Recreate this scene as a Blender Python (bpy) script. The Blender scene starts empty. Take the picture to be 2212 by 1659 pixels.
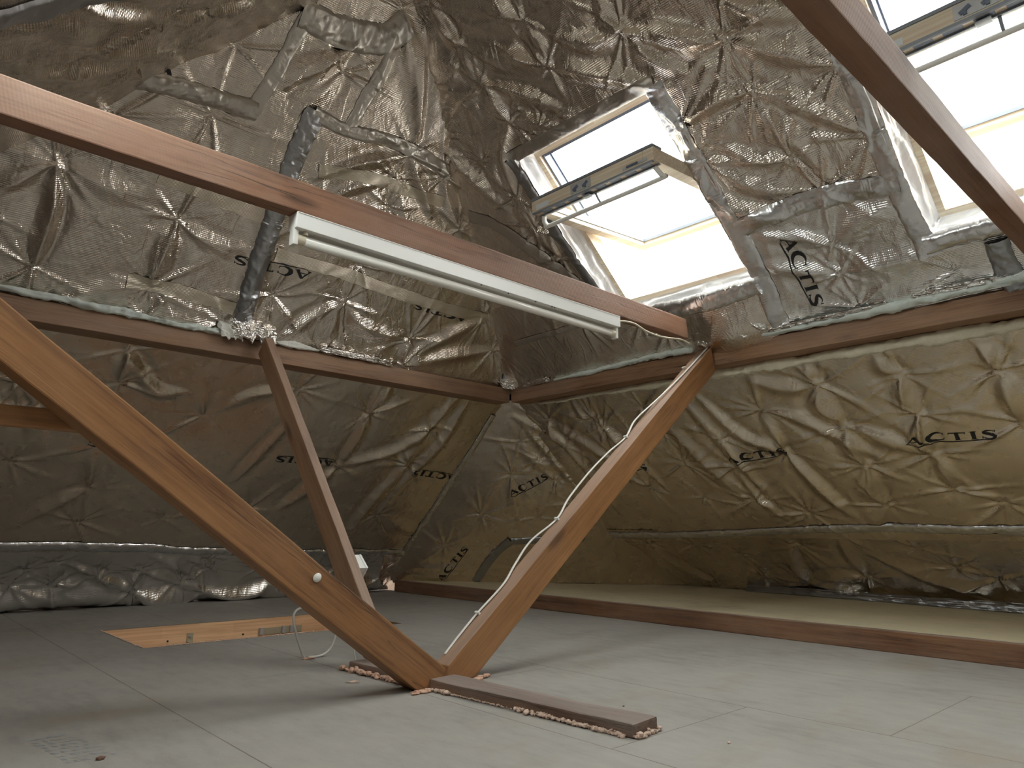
import bpy, bmesh, math, random
import numpy as np
from mathutils import Vector, Matrix

S = bpy.context.scene
C = S.collection
rng = np.random.default_rng(7)
random.seed(7)

# ------------------------------------------------------------------ camera
cam_d = bpy.data.cameras.new('camera')
cam = bpy.data.objects.new('camera', cam_d); C.objects.link(cam); S.camera = cam
YAW, PITCH, ROLL, FPX = 0.744724938, 0.202917869, 0.00940481732, 1531.62855
_f = np.array([math.sin(YAW)*math.cos(PITCH), math.cos(YAW)*math.cos(PITCH), math.sin(PITCH)])
_r = np.array([math.cos(YAW), -math.sin(YAW), 0.0]); _u = np.cross(_r, _f)
_r2 = _r*math.cos(ROLL)+_u*math.sin(ROLL); _u2 = -_r*math.sin(ROLL)+_u*math.cos(ROLL)
m = Matrix(((_r2[0], _u2[0], -_f[0], 0), (_r2[1], _u2[1], -_f[1], 0), (_r2[2], _u2[2], -_f[2], 0.465), (0, 0, 0, 1)))
cam.matrix_world = m
cam_d.sensor_width = 36.0; cam_d.sensor_fit = 'HORIZONTAL'
cam_d.lens = FPX/2212*36.0
cam_d.clip_start = 0.02; cam_d.clip_end = 100

# ------------------------------------------------------------------ light and exposure
W = bpy.data.worlds.new('overcast_sky'); S.world = W; W.use_nodes = True
bg = W.node_tree.nodes['Background']
_g = W.node_tree.nodes.new('ShaderNodeTexCoord'); _s = W.node_tree.nodes.new('ShaderNodeSeparateXYZ'); _r = W.node_tree.nodes.new('ShaderNodeValToRGB')
W.node_tree.links.new(_g.outputs['Generated'], _s.inputs[0]); W.node_tree.links.new(_s.outputs[2], _r.inputs[0]); W.node_tree.links.new(_r.outputs[0], bg.inputs[0])
_r.color_ramp.elements[0].position = .0; _r.color_ramp.elements[0].color = (.10, .10, .09, 1)      # ground
_r.color_ramp.elements[1].position = .03; _r.color_ramp.elements[1].color = (.99, .985, .97, 1)     # bright overcast
bg.inputs[1].default_value = 9.0
S.view_settings.view_transform = 'Standard'; S.view_settings.look = 'None'
S.view_settings.exposure = 0.62; S.view_settings.gamma = 1.0; S.view_settings.use_curve_mapping = False
S.cycles.use_denoising = True
S.cycles.max_bounces = 10; S.cycles.diffuse_bounces = 5; S.cycles.glossy_bounces = 7
S.cycles.use_adaptive_sampling = True; S.cycles.adaptive_threshold = 0.06
S.cycles.transparent_max_bounces = 12
S.cycles.sample_clamp_indirect = 12.0
S.cycles.caustics_reflective = True
S.cycles.blur_glossy = 0.6

# ------------------------------------------------------------------ node helpers
def new_mat(name):
    mt = bpy.data.materials.new(name); mt.use_nodes = True
    nt = mt.node_tree; b = nt.nodes['Principled BSDF']
    return mt, nt, b
def N(nt, typ, **kw):
    n = nt.nodes.new(typ)
    for k, v in kw.items():
        if k.startswith('i_'):
            key = k[2:]
            key = int(key) if key.isdigit() else key.replace('_', ' ')
            n.inputs[key].default_value = v
        else:
            setattr(n, k, v)
    return n
def L(nt, a, b): nt.links.new(a, b)
def math_n(nt, op, a, b=None, c=None, clamp=False):
    n = nt.nodes.new('ShaderNodeMath'); n.operation = op; n.use_clamp = clamp
    for i, v in enumerate((a, b, c)):
        if v is None: continue
        if hasattr(v, 'is_linked') or hasattr(v, 'links'): nt.links.new(v, n.inputs[i])
        else: n.inputs[i].default_value = v
    return n.outputs[0]
def ramp(nt, fac, stops):
    n = nt.nodes.new('ShaderNodeValToRGB'); r = n.color_ramp
    while len(r.elements) > 1: r.elements.remove(r.elements[-1])
    r.elements[0].position = stops[0][0]; r.elements[0].color = stops[0][1]
    for p, c in stops[1:]:
        e = r.elements.new(p); e.color = c
    nt.links.new(fac, n.inputs[0]); return n.outputs[0]
def mapping(nt, src, scale=(1, 1, 1), loc=(0, 0, 0)):
    n = N(nt, 'ShaderNodeMapping'); n.inputs['Scale'].default_value = scale; n.inputs['Location'].default_value = loc
    nt.links.new(src, n.inputs[0]); return n.outputs[0]
def noise(nt, vec, scale, detail=4, rough=.55, dist=0):
    n = N(nt, 'ShaderNodeTexNoise'); n.inputs['Scale'].default_value = scale; n.inputs['Detail'].default_value = detail
    n.inputs['Roughness'].default_value = rough; n.inputs['Distortion'].default_value = dist
    nt.links.new(vec, n.inputs['Vector']); return n.outputs['Fac']
def mix(nt, fac, a, b, typ='MIX'):
    n = N(nt, 'ShaderNodeMix', data_type='RGBA', blend_type=typ)
    for i, v in ((0, fac), (6, a), (7, b)):
        if hasattr(v, 'is_linked'): nt.links.new(v, n.inputs[i])
        else: n.inputs[i].default_value = v
    return n.outputs[2]
def bump(nt, h, strength, dist, prev=None):
    n = N(nt, 'ShaderNodeBump'); n.inputs['Strength'].default_value = strength; n.inputs['Distance'].default_value = dist
    nt.links.new(h, n.inputs['Height'])
    if prev is not None: nt.links.new(prev, n.inputs['Normal'])
    return n.outputs[0]
def rgb(r, g, b): return (r, g, b, 1)

# ------------------------------------------------------------------ materials
def mat_foil(name, base, rough, scrim=1.0, wr=1.0, pitch=.0075):
    """aluminised woven film: metallic, with a fine woven scrim and small creases; UV is in metres on the sheet"""
    mt, nt, b = new_mat(name)
    uv = N(nt, 'ShaderNodeUVMap').outputs[0]
    sep = N(nt, 'ShaderNodeSeparateXYZ'); L(nt, uv, sep.inputs[0])
    warp = math_n(nt, 'MULTIPLY', noise(nt, uv, 3.0, 1), .03)
    fx = math_n(nt, 'SINE', math_n(nt, 'MULTIPLY', math_n(nt, 'ADD', sep.outputs[0], warp), 2*math.pi/pitch))
    fy = math_n(nt, 'SINE', math_n(nt, 'MULTIPLY', math_n(nt, 'ADD', sep.outputs[1], warp), 2*math.pi/pitch))
    grid = math_n(nt, 'ADD', math_n(nt, 'MULTIPLY', fx, .35), fy)
    n1 = noise(nt, mapping(nt, uv, (1, .5, 1)), 22, 3, .6, .6)
    gridp = math_n(nt, 'MULTIPLY', grid, math_n(nt, 'ADD', math_n(nt, 'MULTIPLY', n1, 2.2), -.45, clamp=True))
    cr1 = math_n(nt, 'ABSOLUTE', math_n(nt, 'SUBTRACT', noise(nt, mapping(nt, uv, (1.3, .6, 1), (3, 1, 0)), 5.5, 3, .55, 1.0), .5))
    c1 = math_n(nt, 'SUBTRACT', 1.0, math_n(nt, 'MULTIPLY', cr1, 14.0), clamp=True)
    hs = math_n(nt, 'ADD', math_n(nt, 'MULTIPLY', n1, .0042*wr), math_n(nt, 'MULTIPLY', c1, .0013*wr))
    hs = math_n(nt, 'ADD', hs, math_n(nt, 'MULTIPLY', gridp, .00046*scrim))
    bb = bump(nt, hs, 1.0, 1.0)
    L(nt, bb, b.inputs['Normal'])
    n3 = noise(nt, uv, 2.2, 2)
    col = mix(nt, n3, rgb(*[c*.88 for c in base]), rgb(*[min(1, c*1.1) for c in base]))
    L(nt, col, b.inputs['Base Color'])
    b.inputs['Metallic'].default_value = 1.0
    rr = math_n(nt, 'ADD', math_n(nt, 'MULTIPLY', noise(nt, uv, 9, 2), .14), rough-.07)
    L(nt, rr, b.inputs['Roughness'])
    return mt

def mat_wood(name, light, mid, dark, dust=.25, grain=1.0, rough=.62, saw=0.0, settle=.45):
    mt, nt, b = new_mat(name)
    tc = N(nt, 'ShaderNodeTexCoord').outputs['Object']
    oi = N(nt, 'ShaderNodeObjectInfo').outputs['Random']
    off = N(nt, 'ShaderNodeCombineXYZ'); L(nt, math_n(nt, 'MULTIPLY', oi, 37.0), off.inputs[0]); L(nt, math_n(nt, 'MULTIPLY', oi, 11.0), off.inputs[1])
    va = N(nt, 'ShaderNodeVectorMath', operation='ADD'); L(nt, tc, va.inputs[0]); L(nt, off.outputs[0], va.inputs[1]); v = va.outputs[0]
    fine = noise(nt, mapping(nt, v, (5, 170, 170)), 1.0, 5, .7)
    band = noise(nt, mapping(nt, v, (1.0, 30, 30)), 1.0, 5, .65, .7)
    blot = noise(nt, mapping(nt, v, (2.2, 7, 7)), 1.0, 5, .6)
    f = math_n(nt, 'ADD', math_n(nt, 'MULTIPLY', fine, .35*grain), math_n(nt, 'MULTIPLY', band, .45))
    f = math_n(nt, 'ADD', f, math_n(nt, 'MULTIPLY', blot, .35))
    col = ramp(nt, f, [(.42, rgb(*dark)), (.55, rgb(*mid)), (.72, rgb(*light))])
    # knots
    vo = N(nt, 'ShaderNodeTexVoronoi', feature='F1'); vo.inputs['Scale'].default_value = 1.0
    L(nt, mapping(nt, v, (1.7, 6, 6)), vo.inputs['Vector'])
    kn = ramp(nt, vo.outputs['Distance'], [(.0, rgb(1, 1, 1)), (.07, rgb(.7, .7, .7)), (.13, rgb(0, 0, 0))])
    col = mix(nt, math_n(nt, 'MULTIPLY', kn, .75), col, rgb(*[c*.45 for c in dark]))
    # long drying checks
    chk = noise(nt, mapping(nt, v, (.9, 22, 22), (3, 7, 1)), 1.0, 3, .5)
    ck = ramp(nt, math_n(nt, 'ABSOLUTE', math_n(nt, 'SUBTRACT', chk, .5)), [(.0, rgb(1, 1, 1)), (.010, rgb(0, 0, 0))])
    gate = ramp(nt, noise(nt, mapping(nt, v, (.7, 2, 2)), 1.0, 2), [(.5, rgb(0, 0, 0)), (.6, rgb(1, 1, 1))])
    ckm = math_n(nt, 'MULTIPLY', ck, gate)
    col = mix(nt, math_n(nt, 'MULTIPLY', ckm, .7), col, rgb(.02, .012, .008))
    if dust > 0:
        d = ramp(nt, noise(nt, mapping(nt, v, (1.6, 4, 4), (5, 2, 9)), 1.0, 6, .65), [(.38, rgb(0, 0, 0)), (.72, rgb(1, 1, 1))])
        col = mix(nt, math_n(nt, 'MULTIPLY', d, dust), col, rgb(.46, .385, .335))
    # loft dust lying on faces that look up
    gn = N(nt, 'ShaderNodeNewGeometry'); gs = N(nt, 'ShaderNodeSeparateXYZ'); L(nt, gn.outputs['True Normal'], gs.inputs[0])
    upf = ramp(nt, gs.outputs[2], [(.45, rgb(0, 0, 0)), (.75, rgb(1, 1, 1))])
    col = mix(nt, math_n(nt, 'MULTIPLY', upf, math_n(nt, 'MULTIPLY', math_n(nt, 'ADD', blot, .35), settle)), col, rgb(.36, .31, .29))
    L(nt, col, b.inputs['Base Color'])
    hh = math_n(nt, 'SUBTRACT', math_n(nt, 'ADD', math_n(nt, 'MULTIPLY', fine, .6), band), ckm)
    if saw > 0:
        sp = N(nt, 'ShaderNodeSeparateXYZ'); L(nt, v, sp.inputs[0])
        sw = math_n(nt, 'SINE', math_n(nt, 'MULTIPLY', math_n(nt, 'ADD', sp.outputs[0], math_n(nt, 'MULTIPLY', sp.outputs[2], .25)), 2*math.pi/.0085))
        hh = math_n(nt, 'ADD', hh, math_n(nt, 'MULTIPLY', sw, saw))
    L(nt, bump(nt, hh, .35, .0022), b.inputs['Normal'])
    b.inputs['Roughness'].default_value = rough
    return mt

def mat_plain(name, col, rough=.5, metal=0.0, vary=.06, sc=30, spec=.5, bmp=0.0):
    mt, nt, b = new_mat(name)
    tc = N(nt, 'ShaderNodeTexCoord').outputs['Object']
    f = noise(nt, tc, sc, 4)
    c = mix(nt, f, rgb(*[x*(1-vary) for x in col]), rgb(*[min(1, x*(1+vary)) for x in col]))
    L(nt, c, b.inputs['Base Color'])
    b.inputs['Roughness'].default_value = rough; b.inputs['Metallic'].default_value = metal
    b.inputs['Specular IOR Level'].default_value = spec
    if bmp: L(nt, bump(nt, noise(nt, tc, sc*3, 5, .7), bmp, .01), b.inputs['Normal'])
    return mt

def mat_chipboard(name, base, seams_y=(), seams_x=(), warm=(.30, .245, .18), stamp=None):
    """chipboard flooring: speckle, scuffs, and tongue-and-groove joints at the given coordinates in metres"""
    mt, nt, b = new_mat(name)
    tc = N(nt, 'ShaderNodeTexCoord').outputs['Object']
    sep = N(nt, 'ShaderNodeSeparateXYZ'); L(nt, tc, sep.inputs[0]); X, Y = sep.outputs[0], sep.outputs[1]
    sp = noise(nt, tc, 420, 3, .7)
    sp2 = noise(nt, mapping(nt, tc, (1.0, .35, 1)), 24, 5, .65)
    big = noise(nt, tc, 1.6, 5, .6)
    f = math_n(nt, 'ADD', math_n(nt, 'MULTIPLY', sp, .30), math_n(nt, 'ADD', math_n(nt, 'MULTIPLY', sp2, .35), math_n(nt, 'MULTIPLY', big, .45)))
    col = ramp(nt, f, [(.38, rgb(*[c*.70 for c in base])), (.53, rgb(*base)), (.70, rgb(*[min(1, c*1.16) for c in base]))])
    st = ramp(nt, noise(nt, mapping(nt, tc, (.8, 1.4, 1), (4, 1, 0)), 2.6, 5, .6), [(.55, rgb(0, 0, 0)), (.74, rgb(1, 1, 1))])
    col = mix(nt, math_n(nt, 'MULTIPLY', st, .55), col, rgb(*warm))
    # dark scuffs
    sc = ramp(nt, noise(nt, mapping(nt, tc, (9, 3.5, 1), (2, 8, 0)), 1.3, 4, .6, 1.0), [(.70, rgb(0, 0, 0)), (.76, rgb(1, 1, 1))])
    col = mix(nt, math_n(nt, 'MULTIPLY', sc, .42), col, rgb(.16, .15, .15))
    jag = math_n(nt, 'MULTIPLY', math_n(nt, 'SUBTRACT', noise(nt, tc, 40, 3), .5), .0022)
    tot = None
    for (x0, ya, yb, w) in seams_y:
        d = math_n(nt, 'ABSOLUTE', math_n(nt, 'SUBTRACT', math_n(nt, 'ADD', X, jag), x0))
        k = math_n(nt, 'LESS_THAN', d, w)
        k = math_n(nt, 'MULTIPLY', k, math_n(nt, 'MULTIPLY', math_n(nt, 'GREATER_THAN', Y, ya), math_n(nt, 'LESS_THAN', Y, yb)))
        tot = k if tot is None else math_n(nt, 'MAXIMUM', tot, k)
    for (y0, xa, xb, w) in seams_x:
        d = math_n(nt, 'ABSOLUTE', math_n(nt, 'SUBTRACT', math_n(nt, 'ADD', Y, jag), y0))
        k = math_n(nt, 'LESS_THAN', d, w)
        k = math_n(nt, 'MULTIPLY', k, math_n(nt, 'MULTIPLY', math_n(nt, 'GREATER_THAN', X, xa), math_n(nt, 'LESS_THAN', X, xb)))
        tot = k if tot is None else math_n(nt, 'MAXIMUM', tot, k)
    h = sp
    if tot is not None:
        fade = math_n(nt, 'ADD', math_n(nt, 'MULTIPLY', noise(nt, tc, 5, 3), .9), .25, clamp=True)
        col = mix(nt, math_n(nt, 'MULTIPLY', tot, fade), col, rgb(.13, .10, .08))
        h = math_n(nt, 'SUBTRACT', sp, math_n(nt, 'MULTIPLY', tot, 1.0))
    L(nt, col, b.inputs['Base Color'])
    L(nt, bump(nt, h, .15, .0015), b.inputs['Normal'])
    b.inputs['Roughness'].default_value = .62
    b.inputs['Specular IOR Level'].default_value = .35
    return mt

def mat_pine(name, base=(.80, .52, .27), rough=.45):
    mt, nt, b = new_mat(name)
    tc = N(nt, 'ShaderNodeTexCoord').outputs['Object']
    br = N(nt, 'ShaderNodeTexBrick'); br.inputs['Scale'].default_value = 1.0; br.inputs['Mortar Size'].default_value = 0.0
    br.inputs['Brick Width'].default_value = .34; br.inputs['Row Height'].default_value = .048; br.inputs['Bias'].default_value = 0
    br.inputs['Color1'].default_value = rgb(*[c*.84 for c in base]); br.inputs['Color2'].default_value = rgb(*[min(1, c*1.18) for c in base])
    sp = N(nt, 'ShaderNodeSeparateXYZ'); L(nt, tc, sp.inputs[0]); cb = N(nt, 'ShaderNodeCombineXYZ')
    L(nt, sp.outputs[0], cb.inputs[0]); L(nt, math_n(nt, 'ADD', sp.outputs[1], sp.outputs[2]), cb.inputs[1]); L(nt, cb.outputs[0], br.inputs['Vector'])
    g = noise(nt, mapping(nt, tc, (3, 90, 90)), 1.0, 4, .6, .5)
    col = mix(nt, ramp(nt, g, [(.40, rgb(.55, .55, .55)), (.62, rgb(0, 0, 0))]), br.outputs['Color'], rgb(base[0]*.72, base[1]*.58, base[2]*.5))
    L(nt, col, b.inputs['Base Color']); b.inputs['Roughness'].default_value = rough
    return mt

def mat_wadding(name, base):
    mt, nt, b = new_mat(name)
    tc = N(nt, 'ShaderNodeTexCoord').outputs['Object']
    f = noise(nt, tc, 60, 5, .7)
    L(nt, mix(nt, f, rgb(*[c*.82 for c in base]), rgb(*[min(1, c*1.12) for c in base])), b.inputs['Base Color'])
    b.inputs['Roughness'].default_value = .9; b.inputs['Specular IOR Level'].default_value = .1
    b.inputs['Sheen Weight'].default_value = .3
    L(nt, bump(nt, noise(nt, tc, 240, 5, .8), .6, .004), b.inputs['Normal'])
    return mt

def mat_glass(name):
    mt = bpy.data.materials.new(name); mt.use_nodes = True; nt = mt.node_tree
    nt.nodes.remove(nt.nodes['Principled BSDF']); out = nt.nodes['Material Output']
    t = N(nt, 'ShaderNodeBsdfTransparent'); t.inputs[0].default_value = rgb(.93, .96, .95)
    g = N(nt, 'ShaderNodeBsdfGlossy'); g.inputs['Roughness'].default_value = .02
    lw = N(nt, 'ShaderNodeLayerWeight'); lw.inputs[0].default_value = .5
    fac = math_n(nt, 'ADD', math_n(nt, 'MULTIPLY', math_n(nt, 'POWER', lw.outputs['Facing'], 5.0), .6), .035)
    mx = N(nt, 'ShaderNodeMixShader'); L(nt, fac, mx.inputs[0]); L(nt, t.outputs[0], mx.inputs[1]); L(nt, g.outputs[0], mx.inputs[2])
    L(nt, mx.outputs[0], out.inputs[0]); return mt

FOIL_WARM = (.76, .70, .63)
M = {}
M['foil'] = mat_foil('foil_film', FOIL_WARM, .205)
M['foil_low'] = mat_foil('foil_film_plain', (.76, .67, .555), .27, scrim=.4, wr=.6)
M['foil_cool'] = mat_foil('foil_film_bright', (.84, .825, .81), .26, wr=.8)
M['tape'] = mat_foil('foil_tape_matte', (.62, .59, .55), .38, scrim=0.0, wr=.6)
M['tape_shiny'] = mat_foil('foil_tape_bright', (.74, .74, .75), .27, scrim=0.0, wr=.6)
M['tape_dark'] = mat_foil('foil_tape_dark', (.42, .43, .45), .36, scrim=0.0, wr=.6)
M['tape_scrim'] = mat_foil('scrim_tape', (.70, .64, .53), .48, scrim=1.3, wr=.3, pitch=.0055)
M['crumple'] = mat_foil('crumpled_foil', (.85, .83, .80), .20, scrim=0.0, wr=1.6)
M['timber'] = mat_wood('stained_softwood', (.45, .215, .080), (.31, .142, .050), (.15, .060, .022), dust=.10)
M['timber_dusty'] = mat_wood('sawn_softwood', (.31, .160, .092), (.235, .113, .062), (.14, .061, .031), dust=.30, saw=.15)
M['timber_purlin'] = mat_wood('aged_softwood', (.39, .22, .118), (.27, .142, .072), (.14, .064, .030), dust=.30)
M['timber_dark'] = mat_wood('old_dark_softwood', (.31, .16, .08), (.19, .086, .040), (.08, .035, .018), dust=.22)
M['timber_plate'] = mat_wood('worn_dark_softwood', (.23, .13, .08), (.12, .066, .042), (.04, .022, .015), dust=.42)
M['floor'] = mat_chipboard('chipboard_flooring', (.33, .31, .283),
    seams_y=[(.69, -4, 9, .0018), (1.297, -4, 9, .0018), (1.872, -4, 9, .0018), (2.50, -4, 9, .0015)],
    seams_x=[(1.077, 1.297, 1.872, .0015), (.712, 1.872, 2.50, .0013), (1.82, 1.50, 1.872, .0016), (2.29, .98, 1.297, .0016), (3.2, 1.872, 2.50, .0012), (-.35, .69, 1.297, .0012)])
M['ledge'] = mat_chipboard('chipboard_ledge', (.60, .52, .36), warm=(.54, .45, .30))
M['white_enamel'] = mat_plain('white_enamel', (.86, .86, .84), .32, vary=.02)
M['white_plastic'] = mat_plain('white_plastic', (.80, .79, .75), .4, vary=.03)
M['cream_plastic'] = mat_plain('cream_plastic', (.72, .66, .52), .45)
M['tube_glass'] = mat_plain('opal_tube_glass', (.84, .82, .76), .12, vary=.015)
M['cable'] = mat_plain('grey_cable_sheath', (.55, .53, .49), .5)
M['cable_white'] = mat_plain('white_cable_sheath', (.78, .75, .70), .45)
M['steel'] = mat_plain('galvanised_steel', (.62, .64, .66), .4, metal=.5)
M['brass_steel'] = mat_plain('passivated_steel', (.56, .52, .38), .4, metal=.45)
M['alu_grey'] = mat_plain('grey_aluminium', (.30, .33, .38), .45, metal=.3)
M['alu_dark'] = mat_plain('slate_aluminium', (.16, .19, .25), .5, metal=.2)
M['black_hole'] = mat_plain('dark_hole', (.02, .017, .015), .8)
M['pine_hatch'] = mat_pine('laminated_pine', (.88, .56, .33))
M['pine_sash'] = mat_pine('lacquered_pine', (.92, .79, .62), .35)  # pine tone raised to carry the flare around the windows
M['chip_edge'] = mat_plain('chipboard_edge', (.24, .17, .11), .85, vary=.3, sc=160, bmp=.5)
M['wad_green'] = mat_wadding('polyester_wadding', (.78, .85, .80))
M['wad_cream'] = mat_wadding('cream_wadding', (.86, .80, .62))
M['wad_white'] = mat_wadding('white_wadding', (.92, .90, .84))
M['foam'] = mat_plain('peach_foam', (.80, .50, .36), .8, vary=.18, sc=90, bmp=.6)
M['foam_pale'] = mat_plain('pale_foam', (.84, .62, .50), .8, vary=.15, sc=90, bmp=.6)
M['ink'] = mat_plain('black_ink', (.012, .012, .014), .4)
M['ink_faint'] = mat_plain('faded_ink', (.33, .325, .33), .7)
M['paper'] = mat_plain('paper_label', (.80, .82, .84), .5)
M['glass'] = mat_glass('window_glass')
M['debris'] = mat_plain('wood_crumb', (.18, .10, .07), .9)
M['roof_board'] = mat_plain('roof_board', (.10, .07, .05), .9)
M['plaster'] = mat_plain('hatch_board', (.40, .34, .28), .8)

M['reveal'] = mat_foil('bright_reveal_foil', (.86, .86, .87), .34, scrim=0.0, wr=1.0)
M['reveal'].node_tree.nodes['Principled BSDF'].inputs['Metallic'].default_value = .55
M['foil_silver'] = mat_foil('silver_hem_foil', (.88, .86, .83), .24, scrim=.4, wr=.8)

# ------------------------------------------------------------------ object helpers
def link_mesh(name, verts, faces, mat, parent=None, smooth=True, uv=None, loc=None):
    me = bpy.data.meshes.new(name)
    V = np.asarray(verts, np.float32).reshape(-1, 3)
    if isinstance(faces, np.ndarray):
        k = faces.shape[1]; nf = len(faces)
        me.vertices.add(len(V)); me.vertices.foreach_set('co', V.ravel())
        me.loops.add(nf*k); me.loops.foreach_set('vertex_index', faces.astype(np.int32).ravel())
        me.polygons.add(nf); me.polygons.foreach_set('loop_start', np.arange(0, nf*k, k, dtype=np.int32))
        me.polygons.foreach_set('loop_total', np.full(nf, k, np.int32))
        me.update(calc_edges=True)
    else:
        me.from_pydata([tuple(map(float, v)) for v in V], [], faces); me.update()
    if uv is not None:
        ul = me.uv_layers.new(name='UVMap'); idx = np.empty(len(me.loops), np.int32); me.loops.foreach_get('vertex_index', idx)
        ul.data.foreach_set('uv', np.asarray(uv, np.float32)[idx].ravel())
    if smooth: me.polygons.foreach_set('use_smooth', np.ones(len(me.polygons), bool))
    me.materials.append(mat)
    o = bpy.data.objects.new(name, me); C.objects.link(o)
    if parent is not None: o.parent = parent
    if loc is not None: o.location = loc
    return o
def tag(o, label, cat, group=None, kind=None):
    o['label'] = label; o['category'] = cat
    if group: o['group'] = group
    if kind: o['kind'] = kind
    return o
def struct(o): o['kind'] = 'structure'; return o
def empty(name, loc=(0, 0, 0), mat=None):
    o = bpy.data.objects.new(name, None); C.objects.link(o)
    if mat is not None: o.matrix_world = mat
    else: o.location = loc
    o.empty_display_size = .1
    return o
def bm_obj(name, bm, mat, parent=None, smooth=False, mw=None):
    me = bpy.data.meshes.new(name); bm.normal_update(); bm.to_mesh(me); bm.free()
    if smooth: me.polygons.foreach_set('use_smooth', np.ones(len(me.polygons), bool))
    me.materials.append(mat)
    o = bpy.data.objects.new(name, me); C.objects.link(o)
    if parent is not None: o.parent = parent
    if mw is not None: o.matrix_world = mw
    return o
def box_bm(bm, x0, x1, y0, y1, z0, z1, bev=0.0, T=None, seg=2):
    r = bmesh.ops.create_cube(bm, size=1.0)['verts']
    for v in r: v.co = Vector((x0+(v.co.x+.5)*(x1-x0), y0+(v.co.y+.5)*(y1-y0), z0+(v.co.z+.5)*(z1-z0)))
    if bev > 0:
        es = list({e for v in r for e in v.link_edges})
        rb = bmesh.ops.bevel(bm, geom=es, offset=bev, segments=seg, profile=.7, affect='EDGES')
        r = list({v for f in rb['faces'] for v in f.verts} | {v for v in r if v.is_valid})
    if T is not None:
        for v in r: v.co = T @ v.co
    return r
def box_obj(name, x0, x1, y0, y1, z0, z1, mat, parent=None, bev=.002, T=None):
    bm = bmesh.new(); box_bm(bm, x0, x1, y0, y1, z0, z1, bev, T); return bm_obj(name, bm, mat, parent)
def tube_mesh(pts, rad, ns=10, flat=1.0, up=(0, 0, 1), caps=True):
    """swept round or flattened tube through points"""
    P = np.asarray(pts, float); n = len(P); V = []; F = []
    R = np.broadcast_to(np.asarray(rad, float), (n,))
    T = np.gradient(P, axis=0); T /= np.linalg.norm(T, axis=1)[:, None]+1e-12
    a = np.cross(T[0], up);
    if np.linalg.norm(a) < .05: a = np.cross(T[0], (1, 0, 0))
    a /= np.linalg.norm(a)
    for i in range(n):
        a = a - T[i]*(a@T[i]); a /= np.linalg.norm(a); b = np.cross(T[i], a)
        for k in range(ns):
            t = 2*math.pi*k/ns; V.append(P[i]+R[i]*(math.cos(t)*a+math.sin(t)*b*flat))
    for i in range(n-1):
        for k in range(ns):
            F.append((i*ns+k, i*ns+(k+1) % ns, (i+1)*ns+(k+1) % ns, (i+1)*ns+k))
    if caps:
        F.append(tuple(range(ns-1, -1, -1))); F.append(tuple(range((n-1)*ns, n*ns)))
    return V, F
def smooth_path(pts, k=8):
    P = np.asarray(pts, float); out = []
    Q = np.vstack([2*P[0]-P[1], P, 2*P[-1]-P[-2]])
    for i in range(1, len(Q)-2):
        for t in np.linspace(0, 1, k, endpoint=False):
            a, b, c, d = Q[i-1], Q[i], Q[i+1], Q[i+2]
            out.append(.5*((2*b)+(c-a)*t+(2*a-5*b+4*c-d)*t*t+(-a+3*b-3*c+d)*t**3))
    out.append(P[-1]); return np.array(out)

# value noise on numpy arrays
_G = rng.random((256, 256)).astype(np.float64)
def vnoise(x, y, seed=0):
    x = x+seed*17.31; y = y+seed*9.17
    xi = np.floor(x).astype(int); yi = np.floor(y).astype(int); fx = x-xi; fy = y-yi
    fx = fx*fx*fx*(fx*(fx*6-15)+10); fy = fy*fy*fy*(fy*(fy*6-15)+10)
    a = _G[xi & 255, yi & 255]; b = _G[(xi+1) & 255, yi & 255]; c = _G[xi & 255, (yi+1) & 255]; d = _G[(xi+1) & 255, (yi+1) & 255]
    return (a*(1-fx)+b*fx)*(1-fy)+(c*(1-fx)+d*fx)*fy*1.0
def fbm(x, y, o=4, seed=0):
    s = 0; a = .5
    for i in range(o): s = s+a*(vnoise(x*2**i, y*2**i, seed+i)-.5); a *= .5
    return s
def ridged(x, y, o=4, seed=0):
    s = 0; a = .5
    for i in range(o): s = s+a*(1-np.abs(2*vnoise(x*2**i, y*2**i, seed+i)-1))**2; a *= .5
    return s

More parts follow.
